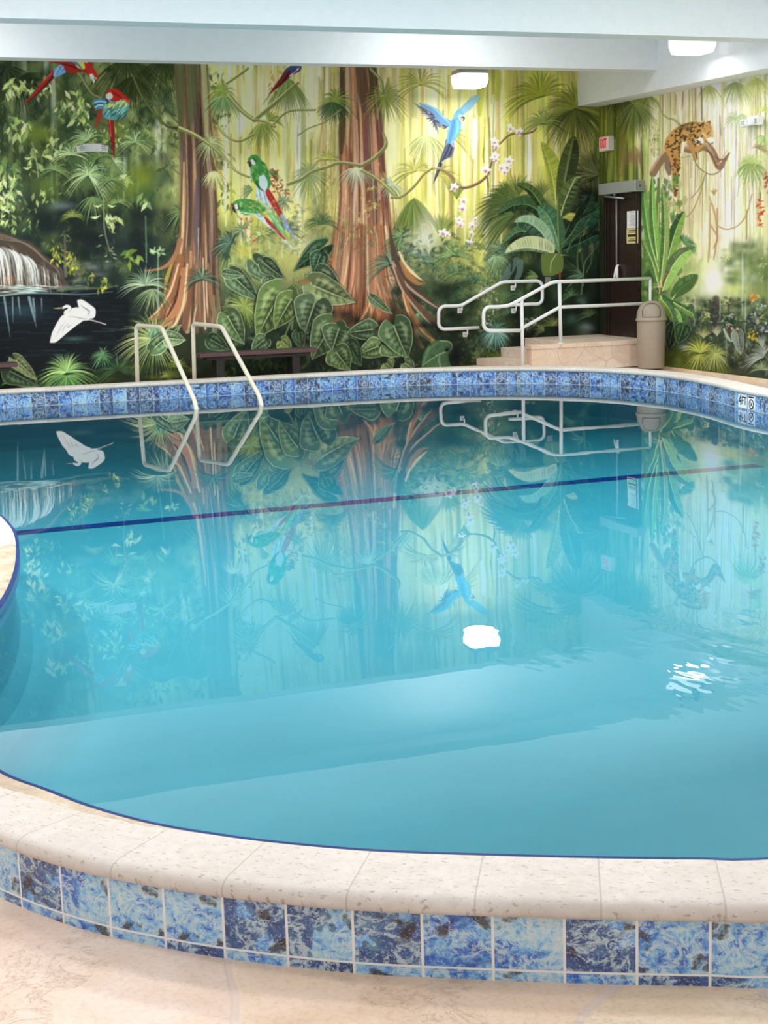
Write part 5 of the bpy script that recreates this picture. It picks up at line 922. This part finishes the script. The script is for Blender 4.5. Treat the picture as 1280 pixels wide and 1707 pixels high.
# depth marker tiles on the far right inner face
def on_rim(p):
    k = int(np.argmin(np.hypot(*(LOOP-np.array(p[:2])).T))); return k
mk = at_z(1236, 657, .17); k0 = on_rim(mk); q = LOOP[k0]; nn = -NRM[k0]
tt = np.array([-nn[1], nn[0]])
marker = thing('depth_marker', 'white depth marker tile reading 4 FT on the far right pool wall', 'sign', (float(q[0]), float(q[1]), .1))
def marker_tile(name, k, w0, w1, mat, lift):
    q = LOOP[k]+NRM[k]*.022; nn = -NRM[k]; tt = np.array([-nn[1], nn[0]])
    mbx = MB(); f = lambda u, v, w: (q[0]+tt[0]*u+nn[0]*w, q[1]+tt[1]*u+nn[1]*w, v)
    mbx.prism([(w0, .032), (w1, .032), (w1, .168), (w0, .168)], .001, lift, f); mbx.build(name, mat, marker)
    mat4 = lambda u, v, w: Matrix(((tt[0], 0, nn[0], q[0]+tt[0]*u+nn[0]*w), (tt[1], 0, nn[1], q[1]+tt[1]*u+nn[1]*w), (0, 1, 0, v), (0, 0, 0, 1)))
    return f, mat4
f, m4 = marker_tile('tile', k0, -.10, .10, M_plastic, .004)
lm = text_mesh('4', .15, M_black, 'numeral', marker, m4(-.055, .100, .0055), .001); lm['label'] = 'black numeral 4'
lm = text_mesh('FT', .115, M_black, 'lettering', marker, m4(.04, .100, .0055), .001); lm['label'] = 'black letters FT'
k1 = (k0+1) if LOOP[(k0+1) % NL][1] < LOOP[k0][1] else k0-1
stp = np.linalg.norm(LOOP[(k0+1) % NL]-LOOP[k0]); sg = 1 if LOOP[(k0+1) % NL][1] < LOOP[k0][1] else -1; k1 = (k0+sg*int(round(.185/stp))) % NL
f, m4 = marker_tile('symbol_tile', k1, -.075, .075, M_plastic, .004)
mbx = MB()
for a in range(32):
    t0, t1 = 2*math.pi*a/32, 2*math.pi*(a+1)/32
    mbx.prism([(.038*math.cos(t0), .085+.038*math.sin(t0)), (.05*math.cos(t0), .085+.05*math.sin(t0)), (.05*math.cos(t1), .085+.05*math.sin(t1)), (.038*math.cos(t1), .085+.038*math.sin(t1))], .004, .006, f)
mbx.prism([(-.036, .116), (-.030, .122), (.036, .054), (.030, .048)], .004, .006, f); mbx.prism([(-.055, .145), (.055, .145), (.055, .158), (-.055, .158)], .004, .006, f); mbx.prism([(-.05, .042), (.05, .042), (.05, .048), (-.05, .048)], .004, .006, f)
mbx.prism([(-.02, .07), (.015, .098), (.022, .09), (-.012, .062)], .004, .006, f)
y_ = mbx.build('prohibition_symbol', M_black, marker); y_['label'] = 'black no-diving circle symbol'

# ------------------------------------------------------------------ deck floor with the pool opening
bm = bmesh.new(); ring = [bm.verts.new((q[0]+n[0]*.256, q[1]+n[1]*.256, float(drop(q[1])))) for q, n in zip(LOOP, NRM)]
outr = [bm.verts.new((x, y, float(drop(y)))) for x, y in [(-5, -3)]+[(WX, y) for y in (-3, 9.9, 10.4, 11.0, 11.6, 12.2, WY)]+[(-5, y) for y in (WY, 12.2, 11.6, 11.0, 10.4, 9.9)]]; NO = len(outr)
ed = [bm.edges.new((ring[i], ring[(i+1) % NL])) for i in range(NL)]+[bm.edges.new((outr[i], outr[(i+1) % NO])) for i in range(NO)]
bmesh.ops.triangle_fill(bm, use_beauty=True, use_dissolve=False, edges=ed); bmesh.ops.recalc_face_normals(bm, faces=bm.faces)
if sum(f.normal.z for f in bm.faces) < 0: bmesh.ops.reverse_faces(bm, faces=bm.faces)
me = bpy.data.meshes.new('floor'); bm.to_mesh(me); bm.free(); me.materials.append(M_floor); fl = bpy.data.objects.new('floor', me); col.objects.link(fl); struct(fl, 'pale peach flagstone deck around the pool')

# ------------------------------------------------------------------ ladder
lad = thing('pool_ladder', 'cream pool ladder with two angled grab rails at the far edge', 'pool ladder', (3.05, 17.9, 0))
for base, tb, tf, bd, lo in [((2.665, 18.08, 0), (2.712, 18.2, .882), (2.90, 17.44, .876), (3.0, 16.07, .09), (3.02, 15.99, -.4)), ((3.372, 18.08, 0), (3.415, 18.2, .874), (3.612, 17.42, .855), (3.752, 16.13, .085), (3.775, 16.05, -.4))]:
    r_ = MB().tube(fillet([base, tb, tf, bd, lo], [0, .07, .07, .09, 0]), .0255, 16).build('grab_rail', M_cream, lad)
    MB().lathe([(.026, .0), (.055, .0), (.052, .012), (.034, .02), (.026, .021)], base, 24).build('base_flange', M_alu, r_)
for z in (-.14, -.34):
    MB().box((3.0, 15.94, z-.02), (3.79, 16.09, z+.02), .012).build('step', M_cream, lad)

# ------------------------------------------------------------------ landing, curb and steps to the door
stairs = thing('landing_steps', 'flagstone landing with low front wall and two steps leading up to the door', 'steps', (8.6, 19.4, 0))
YC = 18.45; cx0 = float(at_y(886, 574, YC)[0])
MB().box((cx0, YC, .004), (9.995, YC+.18, .365), .006).build('front_wall', M_steps, stairs)
MB().box((cx0-.012, YC-.012, .312), (9.995, YC+.192, .372), .008).build('wall_cap', M_steps, stairs)
MB().box((7.985, YC+.05, .004), (8.375, WY-.005, .105), .006).build('step', M_steps, stairs)
MB().box((8.375, YC+.18, .004), (8.76, WY-.005, .245), .006).build('step', M_steps, stairs)
MB().box((8.76, YC+.18, .004), (9.995, WY-.005, .365), .006).build('landing', M_steps, stairs)

# ------------------------------------------------------------------ railings
YR = 18.54; R_ = .0245; P = lambda x, y: Vector(at_y(x, y, YR))
rail = thing('stair_railing', 'white pipe railing with looped end standing in front of the steps', 'handrail', (9.0, YR, 0))
end = P(1088.5, 464); end.x = 9.93
MB().tube(fillet([P(868, 551), P(828, 551.5), P(806, 551), P(806, 511.5), P(829, 511.5), P(849, 509.5), P(921, 470), end], [0, 0, .17, .17, .05, .06, .06, 0], 9), R_, 16).build('top_rail', M_rail, rail)
mid_e = P(1080, 506); mid_e.x = 9.93
MB().tube(fillet([P(872, 546), P(933, 512), mid_e], .04), R_*.95, 16).build('middle_rail', M_rail, rail)
b1 = P(871.5, 609); MB().tube([(b1.x, YR, 0.002), P(869.5, 500)], R_, 16).build('post', M_rail, rail)
b2 = P(934.5, 568); MB().tube([(b2.x, YR, .372), P(932.5, 472)], R_, 16).build('post', M_rail, rail)
MB().tube([(9.93, YR, .372), (9.93, YR, end.z+.004)], R_*.8, 16).build('post', M_rail, rail)
for x, z in ((b1.x, .002), (b2.x, .372), (9.93, .372)): MB().lathe([(.0, 0), (.05, 0), (.05, .008), (.027, .014)], (x, YR, z), 24).build('base_flange', M_rail, rail)
YW = 20.14; Q = lambda x, y: Vector(at_y(x, y, YW))
wr = thing('wall_handrail', 'white wall handrail with curled ends fixed to the mural above the steps', 'handrail', (8.2, WY, .5))
MB().tube(fillet([Q(798, 546), Q(752, 548.5), Q(731, 549), Q(731, 510.5), Q(754, 510), Q(768.5, 509.5), Q(836.5, 470.3), Q(882, 468.6), Q(904, 468), Q(904, 507), Q(884, 507), Q(845, 509)], [0, 0, .17, .17, .05, .05, .05, 0, .17, .17, 0, 0], 9), R_, 16).build('rail', M_rail, wr)
for (x, y), (x2, y2) in [((770, 509), (771, 518)), ((860, 508), (860, 518.5)), ((779, 547), (779.5, 558)), ((859, 469), (859.5, 480))]:
    a, b = Q(x, y), Q(x2, y2); br = MB().tube(fillet([a, (a.x, a.y, b.z), (a.x, WY-.012, b.z)], .03), .011, 10).build('bracket', M_rail, wr)
    MB().box((a.x-.034, WY-.016, b.z-.038), (a.x+.034, WY-.001, b.z+.038), .004).build('mounting_plate', M_rail, br)

# ------------------------------------------------------------------ trash can
YT = 18.1; tc = at_y(1085.5, 560, YT); tx = float(tc[0])
zt = float(at_y(1085, 501, YT)[2]); zb = float(at_y(1085, 533, YT)[2])
can = thing('trash_can', 'taupe domed trash can beside the door landing', 'trash can', (tx, YT, 0))
hd = zt-zb
MB().lathe([(0, 0.003), (.172, .003), (.178, .012), (.196, zb-.03), (.196, zb)], (tx, YT, 0), 56).build('body', M_taupe, can)
prof = [(.196, zb-.012), (.212, zb-.010), (.214, zb+.004), (.206, zb+.020), (.200, zb+.030)]
for k in range(1, 14):
    a = math.pi/2*k/13; prof.append((.200*max(0, math.cos(a))**.8 if k < 13 else 0, zb+.03+(hd-.03)*math.sin(a)))
dome = MB().lathe(prof, (tx, YT, 0), 56).build('dome_lid', M_taupe, can)
az = math.radians(-118)      # flap faces the pool
V, Fc = [], []
def dome_pt(u, v, lift):
    z = v; s_ = min(.999, max(0, (z-zb-.03)/(hd-.03))); r = .200*math.cos(math.asin(s_))**.8+lift; return (tx+r*math.cos(az+u), YT+r*math.sin(az+u), z)
for lift, nm, k, mt in ((.003, 'flap_gap_shade', 1.10, M_gap_shade), (.006, 'swing_flap', 1.0, M_taupe2)):  # thin darker sheet around the flap paints the shade of its gap
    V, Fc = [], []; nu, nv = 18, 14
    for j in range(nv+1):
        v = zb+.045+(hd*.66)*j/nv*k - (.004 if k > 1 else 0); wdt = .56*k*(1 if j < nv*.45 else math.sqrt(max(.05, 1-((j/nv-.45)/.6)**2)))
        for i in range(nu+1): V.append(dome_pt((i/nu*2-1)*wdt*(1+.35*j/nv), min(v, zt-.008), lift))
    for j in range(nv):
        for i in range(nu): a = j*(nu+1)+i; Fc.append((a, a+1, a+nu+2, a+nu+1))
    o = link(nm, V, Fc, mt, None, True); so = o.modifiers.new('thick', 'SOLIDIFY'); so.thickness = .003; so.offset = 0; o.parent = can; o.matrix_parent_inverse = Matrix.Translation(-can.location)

# ------------------------------------------------------------------ benches
def bench(x0, x1, label, y0=19.62, y1=20.02, z=.405):
    b = thing('bench', label, 'bench', ((x0+x1)/2, (y0+y1)/2, 0), 'benches against the mural')
    MB().box((x0, y0, z-.05), (x1, y1, z), .008).build('seat_board', M_benchtop, b)
    MB().box((x0+.1, y0+.05, z-.1), (x1-.1, y1-.05, z-.052), .004).build('under_frame', M_benchleg, b)
    for x in (x0+.28, x1-.3): MB().box((x-.055, y0+.06, .002), (x+.055, y1-.06, z-.1), .006).build('leg', M_benchleg, b)
bench(3.76, 5.40, 'maroon topped bench behind the pool ladder')
bench(-.25, 1.37, 'end of a dark bench at the far left edge below the waterfall')

# ------------------------------------------------------------------ door, operator, notices
X = 10.0; dy0, dy1 = 18.93, 19.97; dz0, dz1 = .37, 2.40
door = struct(MB().box((X-.05, dy0, dz0), (X-.001, dy1, dz1), .004).build('door_1', M_door), 'dark brown door on the right wall')
fr = MB(); fr.box((X-.075, dy1-.07, dz0), (X-.052, dy1, dz1), .004); fr.box((X-.075, dy0, dz0), (X-.052, dy0+.035, dz1), .004); fr.box((X-.075, dy0+.036, dz1-.07), (X-.052, dy1-.071, dz1), .004); fr.build('door_frame', M_frame, door)
fr = MB(); fr.box((X-.062, dy0+.04, dz0+.01), (X-.0505, dy1-.19, 2.19), .004); fr.build('door_panel', M_door, door)
fr = MB(); fr.box((X-.070, dy1-.16, dz0+.01), (X-.0505, dy1-.10, dz1-.075), .003); fr.build('jamb_strip', M_frame, door)
ry = float(at_x(1027, 390, X-.1)[1]); z1 = float(at_x(1027, 331, X-.1)[2]); z2 = float(at_x(1027, 446, X-.1)[2])
MB().tube([(X-.095, ry, z1), (X-.095, ry, z2)], .011, 10).build('vertical_rod', M_alu, door)
hb = MB(); hb.tube(fillet([(X-.07, ry-.02, z2+.04), (X-.11, ry-.02, z2+.0), (X-.12, ry+.0, z2-.10), (X-.115, ry+.05, z2-.17)], .03), [.012]+[.02]*16+[.014], 10); hb.tube([(X-.115, ry-.05, z2+.02), (X-.115, ry-.055, z2-.17)], .022, 10); hb.build('latch_handle', M_plastic, door)
op = thing('door_operator', 'long grey door closer box fixed above the dark door', 'door closer', (X, 19.55, 2.5))
xo = X-.16; ya, yb = float(at_x(997.5, 310, xo)[1]), float(at_x(1058, 310, xo)[1]); za, zb_ = float(at_x(1030, 322, xo)[2]), float(at_x(1030, 303, xo)[2])
MB().box((xo, yb, za), (X-.001, min(ya, 20.22), zb_), .006).build('cover', M_alu, op)
MB().box((xo+.015, yb-.004, za+.012), (X-.012, yb-.0005, zb_-.012), .002).build('end_cap', M_steel, op)
MB().lathe([(0, 0), (.012, 0), (.012, .004), (0, .004)], (0, 0, 0), 14).build('end_bolt', M_black, op).matrix_local = Matrix.Translation((xo+.08-X, yb-.006-19.55, (za+zb_)/2-2.5)) @ Matrix.Rotation(math.pi/2, 4, 'X')
arm = MB(); a_, b_ = at_x(1008, 327.5, xo+.03), at_x(1039, 330.5, xo+.03); arm.tube([tuple(a_), tuple(b_)], .013, 10); arm.tube([(xo+.03, (a_[1]+b_[1])/2, a_[2]), (xo+.05, (a_[1]+b_[1])/2, za+.003)], .016, 10); arm.build('arm', M_alu, op)
def sheet(name, label, cat, corners, mat, lines, lmat, band=None):
    (xa, yta), (xb, ytb) = corners; xs = X-.0645
    p, q = at_x(xa, yta, xs), at_x(xb, ytb, xs); y0, y1, z0, z1 = float(q[1]), float(p[1]), float(q[2]), float(p[2])
    t = thing(name, label, cat, (xs, (y0+y1)/2, (z0+z1)/2)); MB().box((xs-.002, y0, z0), (xs+.002, y1, z1)).build('sheet', mat, t)
    lb = MB()
    for v, a, b, h in lines: lb.box((xs-.0032, y0+(y1-y0)*(1-b), z0+(z1-z0)*v), (xs-.0021, y0+(y1-y0)*(1-a), z0+(z1-z0)*(v+h)))
    lb.build('printed_lines', lmat, t)
    if band: MB().box((xs-.0032, y0+(y1-y0)*.1, z0+(z1-z0)*band[0]), (xs-.0021, y1-(y1-y0)*.1, z0+(z1-z0)*band[1])).build('dark_band', M_black, t)
rl = random.Random(2)
sheet('paper_notice', 'white paper notice taped to the brown door', 'notice', ((1045, 352.5), (1063.5, 379.5)), M_paper, [(.9-.075*k, .22+rl.uniform(0, .12), .78-rl.uniform(0, .12), .02) for k in range(11)], M_ink)
sheet('warning_sign', 'cream sign with a dark band below the paper notice on the door', 'sign', ((1044.5, 381), (1063.5, 405.5)), M_yell, [(.84, .2, .8, .05), (.72, .16, .84, .05), (.28, .3, .7, .04), (.14, .16, .86, .06)], M_black, (.44, .60))
# exit sign
xs = X-.1; p, q = at_x(998, 229, xs), at_x(1013.5, 250.5, xs); y0, y1, z0, z1 = float(q[1]), min(20.235, float(p[1])), float(q[2]), float(p[2])
ex = thing('exit_sign', 'white exit sign with red lettering on the right wall near the corner', 'exit sign', (X, (y0+y1)/2, (z0+z1)/2))
MB().box((xs, y0, z0), (X-.001, y1, z1), .012, 3).build('housing', M_sign, ex)
mt = Matrix(((0, 0, -1, xs-.002), (-1, 0, 0, (y0+y1)/2), (0, 1, 0, (z0+z1)/2), (0, 0, 0, 1))) @ Matrix.Diagonal((.86, 1.55, 1, 1))
l_ = text_mesh('EXIT', .115, M_red, 'lettering', ex, mt, .002, .0035); l_['label'] = 'red EXIT lettering'
# emergency lights
def emergency(name_pt, rot, label):
    e = thing('emergency_light', label, 'emergency light', (0, 0, 0), 'emergency lights on the mural walls')
    MB().box((-.125, -.075, -.05), (.125, -.0005, .055), .014, 3).build('housing', M_plastic, e)
    for sx in (-1, 1):
        h = MB().box((sx*.15-.052, -.115, -.058), (sx*.15+.052, -.035, .03), .012, 3, Matrix.Rotation(math.radians(sx*-10), 3, 'Z')@Matrix.Rotation(math.radians(sx*7), 3, 'Y')).build('lamp_head', M_plastic, e)
        sl = MB()
        for k in range(3): sl.box((sx*.15-.034, -.119, -.036+k*.02), (sx*.15+.034, -.1165, -.03+k*.02), 0, 2, Matrix.Rotation(math.radians(sx*-10), 3, 'Z'), (sx*.15, -.075, 0))
        sl.build('slots', M_slot, h)
    e.location = name_pt; e.rotation_euler = (0, 0, rot)
p = at_y(154, 246.5, WY-.05); emergency((p[0], WY, p[2]), 0, 'white twin emergency light on the back mural below the scarlet parrot')
p = at_x(1255, 201.5, X-.06); emergency((X, p[1], p[2]), math.pi/2*-1, 'white twin emergency light on the right wall by the leopard')
# outlet box
p = at_y(912.5, 467, WY-.02)
ob = thing('outlet_box', 'small grey wall outlet box behind the stair railing', 'outlet', (p[0], WY, p[2]))
MB().box((p[0]-.062, WY-.03, p[2]-.06), (p[0]+.062, WY-.001, p[2]+.06), .004).build('back_box', M_black, ob)
MB().box((p[0]-.044, WY-.036, p[2]-.06), (p[0]+.05, WY-.0305, p[2]+.048), .004).build('cover_plate', M_steel, ob)

# ------------------------------------------------------------------ ceiling lights
def lamp(x, y, zb, zt, w, d, label, hang=None, watt=60, bh=.06):
    t = thing('ceiling_light', label, 'ceiling light', (x, y, zt), 'square ceiling lights')
    hs = zt-zb; m_ = MB(); V = []
    rings = [(.36*w, .36*d, zb), (.44*w, .44*d, zb+hs*.06), (.5*w, .5*d, zb+hs*.55), (.5*w, .5*d, zt)]
    vs = []
    for a, b, z in rings:
        c = min(a, b)*.3; pr = []
        for sx, sy in ((1, 1), (-1, 1), (-1, -1), (1, -1)):
            for k in range(5):
                th = math.pi/2*k/4+{(1, 1): 0, (-1, 1): math.pi/2, (-1, -1): math.pi, (1, -1): 1.5*math.pi}[(sx, sy)]
                pr.append(m_.bm.verts.new((x+sx*(a-c)+c*math.cos(th), y+sy*(b-c)+c*math.sin(th), z)))
        vs.append(pr)
    for A, B in zip(vs, vs[1:]):
        for k in range(20): f = m_.bm.faces.new((A[k], A[(k+1) % 20], B[(k+1) % 20], B[k])); f.smooth = True
    m_.bm.faces.new(vs[0][::-1]); m_.bm.faces.new(vs[-1]); m_.build('diffuser', M_lamp if x < 9 else M_lamp_soft, t)
    MB().box((x-.46*w, y-.46*d, zt+.002), (x+.46*w, y+.46*d, zt+bh), .004).build('base', M_grey if hang else M_plastic, t)
    if hang:
        for sx in (-1, 1): MB().tube([(x+sx*w*.22, y, zt+.061), (x+sx*w*.22, y, hang)], .022, 10).build('mount_rod', M_grey, t)
    la = bpy.data.lights.new('ceiling_light_glow', 'AREA'); la.shape = 'DISK'; la.size = w*1.1; la.energy = watt; la.color = (1, .99, .97)
    lo = bpy.data.objects.new('ceiling_light_glow', la); col.objects.link(lo); lo.location = (x, y, zb-.02); lo.parent = t; lo.matrix_parent_inverse = Matrix.Translation(-t.location)
lamp(9.235, 16.2, 3.894, 4.07, .475, .38, 'right square ceiling light glowing under the nearest beam beside the soffit', hang=TOP-.001, watt=LAMP_W*.06)
lamp(7.632, 19.4, 3.853, 4.028, .44, .36, 'left square ceiling light glowing above the blue parrot', hang=TOP-.001, watt=LAMP_W*.2)
# added fill lights beyond the frame, each with a made-up glowing disc
for x, y in [(-2.5, 10.4), (1.4, 10.2), (5.2, 10.2), (8.6, 10.2), (-2, 5.6), (2.8, 5.4), (7.6, 5.4), (-1, 1.0), (6.4, .6), (.5, 16.5), (6.5, 16.5), (-1.3, 19.2)]:
    la = bpy.data.lights.new('fill_light', 'AREA'); la.shape = 'DISK'; la.size = .8; la.energy = FILL_W*(.65 if y > 19 else .4 if y > 15 else 1.75 if y > 8 else .6 if y > 4 else .3); la.color = (1, .995, .985)
    lo = bpy.data.objects.new('fill_light', la); col.objects.link(lo); lo.location = (x, y, TOP-.035)
    MB().lathe([(0, 0), (.42, 0), (.44, -.012), (.42, -.026), (0, -.026)], (x, y, TOP-.002), 32).build('fill_disc', M_fill_disc, ceiling)
# even sky light, let in by leaving out the wall behind the camera
w = bpy.data.worlds.new('daylight'); bpy.context.scene.world = w; w.use_nodes = True
w.node_tree.nodes['Background'].inputs[0].default_value = (.93, .97, 1, 1); w.node_tree.nodes['Background'].inputs[1].default_value = SKY
sc = bpy.context.scene
sc.view_settings.view_transform = 'Standard'; sc.view_settings.look = 'None'; sc.view_settings.gamma = 1; sc.view_settings.use_curve_mapping = False; sc.view_settings.exposure = EXPO
sc.cycles.max_bounces = 10; sc.cycles.transparent_max_bounces = 12; sc.cycles.use_denoising = True; sc.cycles.sample_clamp_indirect = 6
